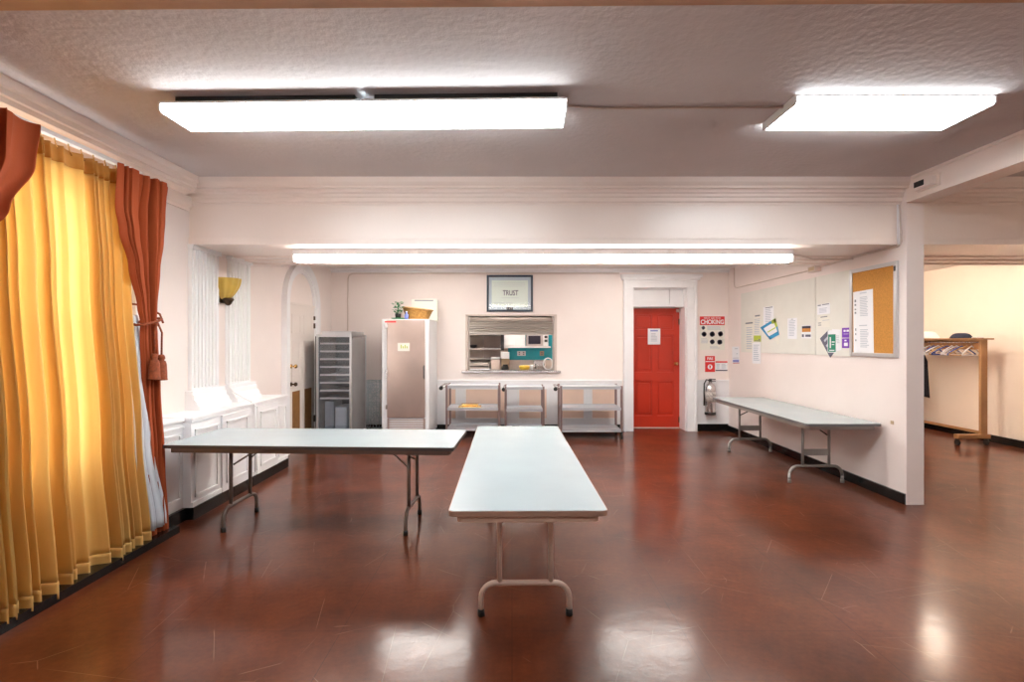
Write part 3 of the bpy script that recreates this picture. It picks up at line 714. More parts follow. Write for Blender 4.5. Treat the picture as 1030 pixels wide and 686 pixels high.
# ------------------------------------------------------------------ ceiling lights
def rot2(p, c, a): return (c[0]+math.cos(a)*(p[0]-c[0])-math.sin(a)*(p[1]-c[1]), c[1]+math.sin(a)*(p[0]-c[0])+math.cos(a)*(p[1]-c[1]))
def wrap_light(x, y, z, L, W, rz, label, lensm=TUBEL, htop=.03, hl=.085, gap=0., group=None, caps=(-1, 1)):
    o = empty('ceiling_light', (x, y, z), label, 'ceiling light', group, rz)
    if gap: MB().box(-L/2+.06, L/2-.06, -W/2+.07, W/2-.10, -gap, 0).build('mounting_channel', DARKM, o)
    MB().box(-L/2, L/2, -W/2, W/2, -gap-htop, -gap, .004).build('housing', WENAM, o)
    m = MB(); b = gap+htop
    m.prism([(-W/2+.004, -b), (W/2-.004, -b), (W/2-.004, -b-hl*.8), (W/2-.014, -b-hl), (-W/2+.014, -b-hl), (-W/2+.004, -b-hl*.8)], 'X', -L/2+(.012 if -1 in caps else .001), L/2-(.012 if 1 in caps else .001))
    m.build('lens', lensm, o)
    for s in caps:
        m = MB(); a = s*(L/2); c = s*(L/2-.012)
        m.prism([(-W/2, -b+.002), (W/2, -b+.002), (W/2, -b-hl*.8), (W/2-.012, -b-hl-.003), (-W/2+.012, -b-hl-.003), (-W/2, -b-hl*.8)], 'X', min(a, c), max(a, c))
        m.build('end_cap', WENAM, o)
    return o
A1 = -.024
cx, cy = -.922, 3.30
for s, lb in ((-.634, 'fluorescent ceiling light, the one nearest the curtains'), (.634, 'fluorescent ceiling light joined end to end beside the one nearest the curtains')):
    wrap_light(cx+s*math.cos(A1), cy+s*math.sin(A1), 3.1, 1.265, .32, A1, lb, htop=.015, hl=.047, gap=.06, caps=(-1,) if s < 0 else (1,))
wrap_light(2.408, 3.42, 3.1, 1.265, .42, 0, 'separate wide fluorescent ceiling light nearest the side room', htop=.012, hl=.043)
names = ['strip light unit under the beam, first from the arched door', 'strip light unit under the beam, second from the arched door',
         'strip light unit under the beam, third from the arched door', 'strip light unit under the beam, farthest from the arched door']
sx0, sx1, sy = -2.22, 2.85, 5.25
for k in range(4):
    l = (sx1-sx0)/4
    wrap_light(sx0+l*(k+.5), sy, 2.487, l-.002, .15, 0, names[k], STRIPL, htop=.06, hl=.062, caps={0: (-1,), 3: (1,)}.get(k, ()))
# unseen lights added behind the camera to brighten the near room
for x in (-.9, 2.3): wrap_light(x, -1.2, 3.1, 1.225, .42, 0, 'added fluorescent ceiling light behind the camera', htop=.025, hl=.08, group='added ceiling lights behind the camera')
for x in (-1.2, 1.9): wrap_light(x, 7.2, 2.8, 1.225, .42, 0, 'added fluorescent ceiling light hidden above the beam in front of the kitchen wall', STRIPL, htop=.02, hl=.05, group='added ceiling lights hidden by the beam')  # unseen pair added to brighten the zone before the kitchen wall
# one warm side room lamp; its three unseen copies are added for brightness
wl = empty('ceiling_lamp', (6.02, 7.35, 2.8), 'warm globe lamp on the side room ceiling', 'ceiling lamp')
MB().lathe([(.09, 0), (.09, -.02), (.05, -.03)], (0, 0, 0), 20).build('ceiling_rose', WENAM, wl)
MB().lathe([(.10, -.025), (.16, -.045), (.17, -.08), (.13, -.115), (.04, -.135)], (0, 0, 0), 20).build('globe', WARML, wl)
c = copy_tree(wl); c.location = (5.6, 8.65, 2.8); c['label'] = 'added warm globe lamp near the end wall of the side room'
c = copy_tree(wl); c.location = (4.9, 7.0, 2.8); c['label'] = 'added warm globe lamp just behind the partition wall'
c = copy_tree(wl); c.location = (5.6, 2.2, 3.1); c['label'] = 'added warm globe lamp on the near side room ceiling outside the view'  # added out of view to lift the side room brightness
# sensor on the beam
o = empty('emergency_sensor', (0, 0, 0), 'small box with a dark window mounted on the ceiling beam', 'sensor')
MB().box(XR-.07, XR-.0125, 4.50, 4.70, 2.935, 3.015, .008).build('housing', CREAM, o)
MB().box(XR-.074, XR-.07, 4.57, 4.68, 2.95, 3.0, .002).build('dark_window', RUB, o)
MB().box(XR-.0125, XR-.0002, 4.47, 4.72, 2.92, 3.03, .004).build('back_plate', CREAM, o)

# ------------------------------------------------------------------ conduits
def conduit(pts, r, label, m=CONDUIT):
    return MB().tube(pts, r, 8).build('electrical_conduit', m, None, label=label, cat='conduit')
conduit([(.33, 3.34, 3.088), (.45, 3.36, 3.09), (.6, 3.38, 3.09), (1.2, 3.37, 3.09), (1.78, 3.36, 3.09)], .008, 'thin conduit on the ceiling joining the fluorescent lights')
x = (349.8-CX)/F*8.83
conduit([(x, 8.835, .893), (x, 8.835, 2.63), (x+.02, 8.835, 2.69), (x+.07, 8.835, 2.715), (x+.14, 8.835, 2.72), (2.2-.35, 8.835, 2.722)], .010, 'conduit running down the back wall behind the tray cabinet')
XC = XR-.012
conduit([(XC, 8.60, 2.79), (XC, 8.60, 2.52), (XC, 8.58, 2.46), (XC, 8.50, 2.44), (XC, 6.37, 2.44)], .009, 'conduit looping along the partition wall above the ivory panels')
o = MB().box(XR-.075, XR-.0002, 6.20, 6.36, 2.40, 2.475, .006).build('junction_box', CONDUIT, None, label='junction box on the partition wall above the ivory panels', cat='junction box')
MB().box(XR-.077, XR-.075, 6.22, 6.34, 2.415, 2.46).build('cover_plate', TANB, o)
conduit([(2.89, 5.34, 2.46), (3.1, 5.5, 2.472), (3.3, 5.62, 2.455), (3.6, 5.62, 2.455), (3.73, 5.6, 2.455)], .009, 'conduit under the beam from the strip light to the wall')
conduit([(XC, 6.20, 2.452), (XC, 5.62, 2.468), (XC, 5.3, 2.472), (XC, 4.95, 2.475), (XC, 4.91, 2.51), (XC-.02, 4.915, 2.86)], .010, 'conduit rising on the beam beside the post')
conduit([(XR-.035, 4.915, 2.48), (XR-.035, 4.92, 2.865)], .012, 'second upright conduit on the beam beside the post', WHITE)
conduit([(-3.07, 5.50, 1.96), (-3.07, 5.50, 1.10), (-2.98, 5.5, 1.0), (-2.80, 5.5, .905), (-2.757, 5.5, .86), (-2.757, 5.5, .15)], .011, 'cable cover dropping from the wall sconce between the pilasters', WHITE)

# wall sconce
o = empty('wall_sconce', (XL, 5.50, 2.1), 'amber bowl wall sconce between the fluted pilasters', 'wall lamp')
m = MB(); n = 18
def sc(u, v):
    a = -PI/2+PI*u; r = (.030+.112*math.sin(v*PI/2)**.75) ; fl = 1+.03*math.cos(u*PI*14)
    zz = -.11+.235*v; return Vector((.02+r*1.25*math.cos(a)*fl, r*1.0*math.sin(a)*fl, zz))
m.grid(sc, 56, 12)
o2 = m.build('glass_shade', AMBER, o); s = o2.modifiers.new('s', 'SOLIDIFY'); s.thickness = .006
MB().lathe([(.012, -.165), (.03, -.15), (.045, -.12), (.06, -.10), (.05, -.085)], (.07, 0, 0), 16).build('finial', DBRASS, o)
MB().box(.0, .03, -.05, .05, -.14, .08, .008).build('back_plate', DBRASS, o)

# ------------------------------------------------------------------ curtains
def lerp_rows(rows, h):
    rows = sorted(rows)
    for a, b in zip(rows, rows[1:]):
        if h <= b[0]:
            t = 0 if b[0] == a[0] else max(0, (h-a[0])/(b[0]-a[0])); t = t*t*(3-2*t) if len(rows) > 3 else t
            return [a[k]+(b[k]-a[k])*t for k in range(1, len(a))]
    return list(rows[-1][1:])
def drape(rows, folds, nu, nv, seed, z0, z1, jit=.5, hem=0., warp=1.6):
    """rows: (height, y0, y1, x, amplitude)"""
    rnd = random.Random(seed); ph = [rnd.uniform(-jit, jit) for _ in range(int(folds)+4)]; am = [rnd.uniform(.45, 1.5) for _ in range(int(folds)+4)]
    dr = [rnd.uniform(-.5, .5) for _ in range(int(folds)+4)]
    def fn(u, v):
        h = z1+(z0-z1)*v
        a, b, x, A = lerp_rows(rows, h)
        uw = u+warp*(math.sin(u*11.0+seed)*.5+math.sin(u*23.0+seed*2)*.3)/folds*math.sin(PI*u)
        q = min(max(uw, 0), .99999)*folds; i = int(q); f = q-i
        p = ph[i]*(1-f)+ph[i+1]*f; w = am[i]*(1-f)+am[i+1]*f; d = dr[i]*(1-f)+dr[i+1]*f
        s = math.sin(2*PI*q+p+d*(2.84-h)/2.8*1.6)
        s = math.copysign(abs(s)**.75, s)
        v_ = (2.84-h)/2.8; s2 = .22*math.sin(4*PI*q+p*3+v_*3*d)
        y = a+(b-a)*(u+.25/folds*math.cos(2*PI*q+p)*.6)
        hh = h - (hem*rnd_h(i, f) if v == 1 else 0)
        return Vector((x+A*w*(s+s2*(.4+.6*v_)), y, hh))
    def rnd_h(i, f): return ph[i]*(1-f)+ph[i+1]*f
    return MB().grid(fn, nu, nv)
rowsG = [(.03, 2.30, 3.93, -2.775, .055), (.9, 2.30, 3.89, -2.81, .048), (2.0, 2.30, 3.86, -2.855, .035), (2.70, 2.30, 3.86, -2.885, .026), (2.80, 2.30, 3.86, -2.89, .024)]
g = empty('gold_curtain', (0, 0, 0), 'long translucent gold curtain over the window', 'curtain')
m = drape(rowsG, 21, 480, 4, 3, .03, .121, .9, .012)
o = m.build('hem', GOLDM, g); s = o.modifiers.new('s', 'SOLIDIFY'); s.thickness = .006
m = drape(rowsG, 21, 480, 60, 3, .12, 2.70, .9)
o = m.build('curtain_panel', GOLD, g); s = o.modifiers.new('s', 'SOLIDIFY'); s.thickness = .002
m = drape(rowsG, 21, 480, 3, 3, 2.695, 2.80, .9)
o = m.build('heading_band', GOLDH, g); s = o.modifiers.new('s', 'SOLIDIFY'); s.thickness = .006
o = empty('curtain_rail', (0, 0, 0), 'white curtain rail under the crown moulding', 'curtain rail')
MB().box(-2.925, -2.885, 1.2, 4.0, 2.845, 2.875, .004).build('rail', WHITE, o)
MB().box(XL+.0002, -2.925, 3.96, 3.99, 2.85, 2.87).box(XL+.0002, -2.925, 1.3, 1.33, 2.85, 2.87).build('bracket', WHITE, o)
for k in range(16):
    y = 2.35+k*.1; MB().tube([(-2.905, y, 2.846), (-2.895, y, 2.80), (-2.89, y+.01, 2.77)], .004, 6).build('curtain_hook', BRASS, o)

def side_drape(name, rowsR, label, mir, seed):
    d = empty(name, (0, 0, 0), label, 'drape')
    m = drape(rowsR, 6, 170, 90, seed, rowsR[0][0], 2.84, 1.2, .01)
    o = m.build('drape_panel', RUST, d); s = o.modifiers.new('s', 'SOLIDIFY'); s.thickness = .004
    s = o.modifiers.new('b', 'SUBSURF'); s.levels = s.render_levels = 1
    return d
rowsR = [(.045, 3.90, 4.135, -2.775, .026), (.6, 3.90, 4.11, -2.79, .027), (1.2, 3.88, 4.07, -2.80, .028), (1.62, 3.865, 4.04, -2.805, .030), (1.70, 3.87, 4.03, -2.805, .026), (1.80, 3.84, 4.035, -2.805, .034),
         (2.11, 3.74, 4.07, -2.80, .045), (2.35, 3.645, 4.13, -2.80, .05), (2.52, 3.61, 4.17, -2.805, .045), (2.84, 3.66, 4.25, -2.83, .028)]
d = side_drape('rust_drape', rowsR, 'rust red side drape tied back with tasselled cord', 1, 11)
m = drape([(.11, 3.86, 4.06, -2.745, .018), (.8, 3.80, 3.97, -2.79, .018), (1.4, 3.79, 3.92, -2.83, .012), (1.75, 3.80, 3.90, -2.85, .01)], 3, 40, 20, 4, .11, 1.75)
o = m.build('lining', LINING, d, label='white lining of the drape'); s = o.modifiers.new('s', 'SOLIDIFY'); s.thickness = .003
rowsL = [(.045, 2.20, 2.44, -2.775, .026), (.6, 2.22, 2.45, -2.79, .027), (1.2, 2.26, 2.47, -2.80, .026), (1.62, 2.28, 2.48, -2.805, .026), (1.70, 2.28, 2.49, -2.80, .022), (1.80, 2.28, 2.52, -2.795, .030),
         (2.05, 2.26, 2.62, -2.775, .035), (2.28, 2.22, 2.80, -2.775, .035), (2.58, 2.14, 2.96, -2.785, .032), (2.84, 2.10, 3.02, -2.81, .026)]
d2 = side_drape('rust_drape', rowsL, 'rust red drape at the near end of the curtain rail', -1, 17)
def tieback(yc, label):
    t = empty('tieback_cord', (0, 0, 0), label, 'tieback')
    pts = [(-2.805+.062*math.cos(a), yc+.118*math.sin(a), 1.705-.035*math.cos(a)*0+.03*math.sin(a)) for a in [2*PI*k/28 for k in range(28)]]
    m = MB().tube(pts, .010, 8, True)
    pts = [(-2.76, yc+.10, 1.70), (-2.82, yc+.15, 1.77), (-2.95, yc+.16, 1.84), (-3.118, yc+.16, 1.86)]; m.tube(pts, .008, 8)
    m.build('cord', TASSEL, t)
    for k, (yy, hh) in enumerate(((yc-.035, 1.44), (yc+.045, 1.43))):
        xx = -2.735
        m = MB().tube([(xx, yc, 1.70), (xx+.004, yy, 1.62), (xx, yy, hh)], .007, 8)
        m.lathe([(.012, .02), (.022, .01), (.026, -.01), (.018, -.025), (.03, -.035), (.036, -.06), (.04, -.17), (.043, -.175), (.0411, -.18)], (xx, yy, hh+.0), 18)
        m.build('tassel', TASSEL, t)
    return t
tieback(3.95, 'rust cord tieback with two tassels on the drape')
tieback(2.38, 'rust cord tieback on the drape at the near end')

# ------------------------------------------------------------------ folding tables
def rounded(w, l, r, n=6):
    pts = []
    for cx_, cy_, a0 in ((w/2-r, l/2-r, 0), (-w/2+r, l/2-r, PI/2), (-w/2+r, -l/2+r, PI), (w/2-r, -l/2+r, 3*PI/2)):
        for k in range(n+1):
            a = a0+PI/2*k/n; pts.append((cx_+r*math.cos(a), cy_+r*math.sin(a)))
    return pts
def folding_table(x, y, rz, L, W, H, legs, foot, label, top, edge, apron, tube, plate=False, tip=RUB):
    """local: length along Y, width along X"""
    t = empty('folding_table', (x, y, 0), label, 'table', 'folding tables', rz)
    o = MB().prism(rounded(W-.008, L-.008, .028), 'Z', H-.012, H).build('tabletop', top, t)
    MB().prism(rounded(W, L, .032), 'Z', H-.028, H-.0025).build('edge_band', edge, t)
    MB().prism(rounded(W-.075, L-.075, .03), 'Z', H-.068, H-.028).build('apron', apron, t)
    for s, ly in zip((-1, 1), legs):
        m = MB(); zt = H-.066; zb = .185; hw = .145; r = .0145
        for q in (-hw, hw): m.tube([(q, ly, zb), (q, ly, zt)], r, 12)
        pts = [(-foot, ly, .028), (-foot, ly, .09)]
        rr = .085 if foot < .28 else .10
        for k in range(7):
            a = PI-PI/2*k/6; pts.append((-foot+rr+rr*math.cos(a), ly, zb-rr+rr*math.sin(a)))
        for k in range(7):
            a = PI/2-PI/2*k/6; pts.append((foot-rr+rr*math.cos(a), ly, zb-rr+rr*math.sin(a)))
        pts += [(foot, ly, .09), (foot, ly, .028)]
        m.tube(pts, .0155, 12)
        m.box(-hw-.02, hw+.02, ly-.018, ly+.018, zt-.012, zt+.0)
        if plate: m.box(-hw, hw, ly-.006, ly+.006, .30, .37)
        lg = m.build('leg_frame', tube, t)
        for q in (-foot, foot): MB().lathe([(.020, 0), (.020, .035), (.0165, .038)], (q, ly, 0), 12).build('foot_cap', tip, lg)
        # brace from the uprights to the table centre
        m = MB(); d = -s
        for q in (-hw, hw):
            m.tube([(q*.93, ly+d*.014, .52), (q*.55, ly+d*.12, zt-.075), (q*.12, ly+d*.26, zt-.02)], .0075, 8)
        m.tube([(0, ly+d*.25, zt-.018), (0, ly+d*.42, zt-.008)], .009, 8)
        m.box(-.05, .05, ly+d*.24-.02, ly+d*.24+.02, zt-.03, zt, .004)
        m.build('brace', tube if not plate else RUB, t)
    return t
folding_table(.067, 3.705, .01, 2.47, .775, .735, (-.80, .80), .25, 'grey folding table with tan edge standing lengthwise in the middle of the floor', LAMI, EDGE, APRON, TUBE)
folding_table(-1.59, 4.385, PI/2-.045, 2.32, .80, .735, (-.75, .75), .25, 'grey folding table with dark edge standing crosswise against the left wainscot', LAMI, mat('dark_brown_edge', (.07, .05, .045), .4), mat('brown_apron', (.20, .13, .10), .45), mat('brown_steel', (.22, .18, .155), .35, metal=.4))
folding_table(3.335, 6.35, 0, 2.44, .76, .725, (-.73, .83), .29, 'pale folding table with grey edge along the partition wall', LAMI2, EDGED, APRONG, TUBEG, True, TUBEG)

# ------------------------------------------------------------------ steel carts
def cart(x, y, L, D, H, shelves, label, handle=True, hr=.09):
    t = empty('utility_cart', (x, y, 0), label, 'cart', 'steel carts under the hatch')
    for z in shelves:
        m = MB(); m.box(-L/2, L/2, -D/2, D/2, z-.006, z)
        m.box(-L/2, L/2, -D/2, -D/2+.006, z-.030, z+.012).box(-L/2, L/2, D/2-.006, D/2, z-.030, z+.012)
        m.box(-L/2, -L/2+.006, -D/2+.006, D/2-.006, z-.030, z+.012).box(L/2-.006, L/2, -D/2+.006, D/2-.006, z-.030, z+.012)
        m.build('shelf', CARTS, t)
    for sx_ in (-1, 1):
        for sy_ in (-1, 1):
            px, py = sx_*(L/2+.012), sy_*(D/2-.03)
            m = MB(); m.box(px-.017, px+.017, py-.017, py+.017, .115, H, .003); m.build('leg', CARTL, t)
            m = MB(); m.lathe([(.05, -.014), (.052, -.01), (.052, .01), (.05, .014)], (px, py, .052), 18, 'X').box(px-.02, px+.02, py-.022, py+.022, .095, .118)
            m.build('caster', RUB, t)
    if handle:
        m = MB(); a = -L/2-.012
        m.tube([(a, -D/2+.03, H-.03), (a-hr*.6, -D/2+.03, H-.02), (a-hr, -D/2+.05, H-.02), (a-hr, D/2-.05, H-.02), (a-hr*.6, D/2-.03, H-.02), (a, D/2-.03, H-.03)], .011, 8)
        m.build('push_handle', STEEL, t)
        MB().lathe([(.012, -.02), (.032, -.012), (.032, .012), (.012, .02)], (a-hr, -D/2+.03, H-.05), 14, 'Y').build('bumper', RUB, t)
    return t
cart(-.62, 8.32, .80, .50, .86, (.84, .49, .17), 'wide steel cart nearest the upright refrigerator')
cart(.20, 8.38, .58, .46, .83, (.81, .46, .15), 'small steel cart, the narrowest of the three', hr=.03)
cart(1.255, 8.32, .93, .50, .845, (.825, .49, .15), 'wide steel cart nearest the red door')
o = MB().box(-.86, -.50, 8.2, 8.42, .4905, .505, .003).box(-.80, -.56, 8.24, 8.38, .505, .53, .01).build('serving_pan', BRASS, None, label='low shiny pan on the middle shelf of the cart by the refrigerator', cat='pan')
MB().box(-.82, -.54, 8.22, 8.40, .53, .536, .003).build('lid', BRASS, o)
# second small handle thing: dark bar on the small cart
MB().box(.0, .12, 8.24, 8.28, .1505, .19, .004).build('cleaning_block', RUB, None, label='small dark block on the bottom shelf of the narrow cart', cat='block')

# ------------------------------------------------------------------ refrigerator
FX0, FX1, FY0, FY1, FH = (383.6-CX)/F*7.8, (431-CX)/F*7.8, 7.84, 8.70, 1.89
o = empty('upright_refrigerator', (0, 0, 0), 'tall white upright refrigerator with a steel door', 'refrigerator')
MB().box(FX0, FX1, FY0, FY1, .09, FH, .006).build('body', WENAM, o)
m = MB()
for x in (FX0+.06, FX1-.06):
    for y in (FY0+.06, FY1-.06): m.lathe([(.03, 0), (.025, .09)], (x, y, 0), 12)
m.build('feet', DARKM, o)
a0, a1 = FX0+.085, FX1-.055
d = MB().box(a0, a1, FY0-.045, FY0-.001, .385, FH-.012, .008).build('door', STEELB, o)
MB().tube([(a1-.012, FY0-.045, .98), (a1-.012, FY0-.07, 1.0), (a1-.012, FY0-.07, 1.16), (a1-.012, FY0-.045, 1.18)], .009, 8).build('handle', DARKM, d)
m = MB()
for z in (.52, 1.0, 1.05, 1.75): m.box(a0-.02, a0+.01, FY0-.055, FY0-.03, z, z+.06, .003)
m.build('hinge', STEEL, d)
x0, z1 = on_back(400, 345.4, FY0-.046); x1, z0 = on_back(412, 353.6, FY0-.046)
s = MB().box(x0, x1, FY0-.0475, FY0-.045, z0, z1).build('posted_card', CREAMP, d)
m = MB()
for k, xx in enumerate((.25, .42, .58, .74)): m.box(x0+(x1-x0)*xx, x0+(x1-x0)*(xx+.08), FY0-.0485, FY0-.0475, z0+.04, z1-.03-.02*(k % 2))
m.build('print', LIME, s)
MB().box(a0, a1, FY0-.02, FY0-.0005, .11, .37, .004).build('lower_grille', STEELB, o)
m = MB()
for k in range(7): m.box(a0+.03, a1-.03, FY0-.026, FY0-.02, .15+k*.034, .165+k*.034)
m.build('grille_slats', WENAM, o)
MB().box(a0-.03, a0+.14, FY0-.048, FY0-.0455, FH-.055, FH-.03).build('name_badge', REDP, o)
# things on the refrigerator
bx, by = (419.5-CX)/F*8.05, 8.10
o = MB()
def bask(u, v):
    a = 2*PI*u; t = v; rx = .175+.065*t; ry = .12+.05*t
    lift = .026*t*(-math.cos(a)) ; return Vector((bx+rx*math.cos(a), by+ry*math.sin(a), FH+.001+.012+.20*t*(.80)+lift))
o.grid(bask, 64, 14)
o.lathe([(.02, 0), (.175, 0), (.177, .014)], (bx, by, FH+.0005), 40, 'Z', True, 1., .69)
o = o.build('wicker_basket', WICK, None, label='oval wicker basket on top of the refrigerator', cat='basket'); s = o.modifiers.new('s', 'SOLIDIFY'); s.thickness = .008
pts = [tuple(bask(k/40, 1)) for k in range(40)]
MB().tube(pts, .012, 8, True).build('rim', mat('pale_wicker', (.55, .32, .12), .6, var=.3, vscale=50), o)
x0, z1 = on_back(414, 301.8, 8.5); x1, _ = on_back(440, 301, 8.5)
b = MB().box(x0, x1, 8.45, 8.62, FH+.0005, z1, .003).build('carton', CREAMP, None, label='cream carton standing behind the wicker basket', cat='box')
MB().box(x0+.06, x1-.06, 8.448, 8.45, z1-.03, z1-.012).build('printed_band', INK, b)
px_ = (400.5-CX)/F*7.95
p = empty('potted_plant', (px_, 7.95, FH+.0005), 'small green leafy plant on a green dish beside the basket', 'plant')
MB().lathe([(.06, 0), (.10, .008), (.11, .022), (.10, .022)], (0, 0, 0), 20).build('dish', LEAF, p)
MB().lathe([(.04, .01), (.05, .09), (.047, .09)], (0, 0, 0), 16).build('pot', RUB, p)
m = MB()
for k in range(90):
    a = random.random()*2*PI; r = random.uniform(.0, .065); z = random.uniform(.09, .27); l = random.uniform(.03, .05)
    c = Vector((r*math.cos(a), r*math.sin(a), z)); dd = Vector((math.cos(a), math.sin(a), random.uniform(-.3, .8))).normalized()*l
    sd = dd.cross(Vector((0, 0, 1))).normalized()*l*.45
    v = [m.bm.verts.new(q) for q in (c, c+dd*.5+sd+Vector((0, 0, .006)), c+dd, c+dd*.5-sd+Vector((0, 0, .006)))]; m.bm.faces.new(v)
o = m.build('foliage', LEAF, p, kind='stuff'); s = o.modifiers.new('s', 'SOLIDIFY'); s.thickness = .0015
MB().tube([(0, 0, .09), (.005, 0, .18), (-.003, 0, .26)], .005, 6).build('stem', LEAF, p)
x0 = (409-CX)/F*7.93
o = MB().lathe([(.03, 0), (.032, .07), (.015, .085), (.015, .11)], (x0, 7.92, FH+.0005), 14).build('small_jar', LBLUE, None, label='small blue and white jar between plant and basket', cat='jar')
MB().lathe([(.018, .11), (.018, .125)], (x0, 7.92, FH+.0005), 14).build('lid', PAPER, o)

# ------------------------------------------------------------------ tray cabinet
CX0, CX1, CY0, CY1, CH = (318-CX)/F*7.55, (353.5-CX)/F*7.55, 7.55, 8.32, 1.645
o = empty('tray_cabinet', (0, 0, 0), 'tall aluminium tray cabinet with clear door and sides', 'cabinet')
m = MB(); t = .03
for x in (CX0, CX1-t):
    for y in (CY0, CY1-t): m.box(x, x+t, y, y+t, .12, CH, .003)
for z in (.12, CH-.03):
    m.box(CX0+t, CX1-t, CY0, CY0+t, z, z+.03).box(CX0+t, CX1-t, CY1-t, CY1, z, z+.03).box(CX0, CX0+t, CY0+t, CY1-t, z, z+.03).box(CX1-t, CX1, CY0+t, CY1-t, z, z+.03)
m.build('frame', ALU, o)
MB().box(CX0+t, CX1-.017, CY1-t-.010, CY1-t-.002, .15, CH-.03).box(CX0+t, CX0+t+.005, CY0+t, CY1-t-.010, .15, CH-.03).build('metal_side', DARKM, o)
MB().box(CX1-.016, CX1-.010, CY0+t, CY1-t, .15, CH-.03).build('side_panel', mat('grey_side_panel', (.42, .40, .40), .22, metal=.45, var=.08, vscale=3), o)
MB().box(CX0+t, CX1-t, CY0+.008, CY0+.014, .15, CH-.03).build('door_pane', GLSD, o)
MB().box(CX0, CX1, CY0, CY1, CH+.0, CH+.008).box(CX0+.05, CX1-.03, CY0+.08, CY1-.02, CH+.008, CH+.055, .004).build('top_cover', ALU, o)
MB().box(CX0+t, CX1-t, CY0+t, CY1-t, .13, .15).build('floor_plate', ALU, o)
m = MB()
for x in (CX0+.06, CX1-.06):
    for y in (CY0+.06, CY1-.06): m.lathe([(.05, -.014), (.05, .014)], (x, y, .05), 16, 'X').box(x-.02, x+.02, y-.02, y+.02, .09, .12)
m.build('caster', RUB, o)
m = MB()
for k in range(8):
    z = HC-(346.8+k*7.85-CY)/F*7.62
    if z < CH-.06: m.box(CX0+.018, CX0+.04, CY0+.06, CY1-.05, z-.005, z-.001).box(CX1-.04, CX1-.020, CY0+.06, CY1-.05, z-.005, z-.001)
m.build('tray_runner', DARKM, o)
MB().box(CX0-.018, CX0-.002, CY0+.01, CY0+.05, .2, CH-.02, .004).build('door_edge', DARKM, o)
MB().box(CX0+.10, CX0+.20, CY0-.004, CY0-.0005, .135, .155).build('maker_plate', BRASS, o)
ords = ['topmost', 'second from top', 'third from top', 'fourth from top', 'fifth from top', 'sixth from top', 'seventh from top', 'eighth from top']
proto = None
for k in range(8):
    py = 346.8+k*7.85; z = HC-(py-CY)/F*7.62
    if proto is None:
        proto = empty('sheet_pan', ((CX0+CX1)/2, (CY0+CY1)/2, 0), '', 'tray', 'trays in the clear fronted cabinet')
        w2 = (CX1-CX0)/2-.043; l2 = (CY1-CY0)/2-.058
        m = MB(); m.box(-w2, w2, -l2, l2-.01, 0, .003)
        m.box(-w2, w2, -l2-.004, -l2, 0, .022).box(-w2, w2, l2, l2+.004, 0, .022).box(-w2-.003, -w2, -l2, l2, 0, .022).box(w2, w2+.003, -l2, l2, 0, .022)
        m.build('pan', DARKM, proto)
        m = MB().box(-w2-.003, w2+.003, -l2-.012, -l2-.004, -.002, .024, .003).box(-w2-.003, w2+.003, l2+.004, l2+.010, 0, .022, .002); m.build('rim', mat('bright_rim', (.62, .56, .54), .35, metal=.2), proto)
        c = proto
    else: c = copy_tree(proto)
    c.location.z = z; c['label'] = 'shallow metal tray in the clear fronted cabinet, '+ords[k]
for k, (lb, zz) in enumerate((('pale plastic tub on the floor of the clear fronted cabinet', .1505),)):
    x0 = (CX0+CX1)/2
    MB().box(x0-.02, x0+.16, CY0+.10, CY0+.5, zz, zz+.42, .02).build('storage_tub', mat('frosted_plastic', (.60, .58, .60), .4), None, label=lb, cat='tub')
    MB().box(x0-.17, x0-.04, CY0+.10, CY0+.5, zz, zz+.50, .01).build('storage_tub', mat('grey_tub', (.30, .31, .34), .4), None, label='darker grey tub left of the pale tub in the clear fronted cabinet', cat='tub')

# wire cart
WX0, WX1, WY0, WY1, WH = (363-CX)/F*8.35, (384-CX)/F*8.35, 8.37, 8.78, .885
o = empty('wire_cart', (0, 0, 0), 'tangled grey wire cart between tray cabinet and refrigerator', 'wire cart')
WIRE = mat('grey_wire', (.62, .68, .70), .4, metal=.4)
m = MB()
for x in (WX0, WX1):
    for y in (WY0, WY1): m.tube([(x, y, .11), (x+random.uniform(-.01, .01), y, WH)], .009, 8)
for z in (.14, .5, WH):
    m.tube([(WX0, WY0, z), (WX1, WY0, z), (WX1, WY1, z), (WX0, WY1, z)], .007, 6, True)
m.build('frame', WIRE, o)
m = MB()
for k in range(1, 7):
    x = WX0+(WX1-WX0)*k/7
    for y in (WY0, WY1): m.tube([(x, y, .14), (x+random.uniform(-.01, .01), y, WH)], .003, 5)
for k in range(1, 8):
    z = .14+(WH-.14)*k/8
    for y in (WY0, WY1): m.tube([(WX0, y, z), (WX1, y, z+random.uniform(-.02, .02))], .003, 5)
for k in range(1, 9):
    y = WY0+(WY1-WY0)*k/9
    for x in (WX0, WX1): m.tube([(x, y, .14), (x, y, WH)], .003, 5)
for k in range(110):
    a = Vector((random.uniform(WX0, WX1), random.uniform(WY0, WY1), random.uniform(.15, WH)))
    b = a+Vector((random.uniform(-.12, .12), random.uniform(-.1, .1), random.uniform(-.15, .15)))
    b.x = min(max(b.x, WX0), WX1); b.y = min(max(b.y, WY0), WY1); b.z = min(max(b.z, .14), WH)
    m.tube([a, (a+b)/2+Vector((0, 0, .02)), b], .0045, 5)
m.build('wire_mesh', WIRE, o)
m = MB()
for x in (WX0, WX1):
    for y in (WY0, WY1): m.lathe([(.048, -.012), (.048, .012)], (x, y, .048), 14, 'X').box(x-.012, x+.012, y-.012, y+.012, .09, .115)
m.build('caster', RUB, o)

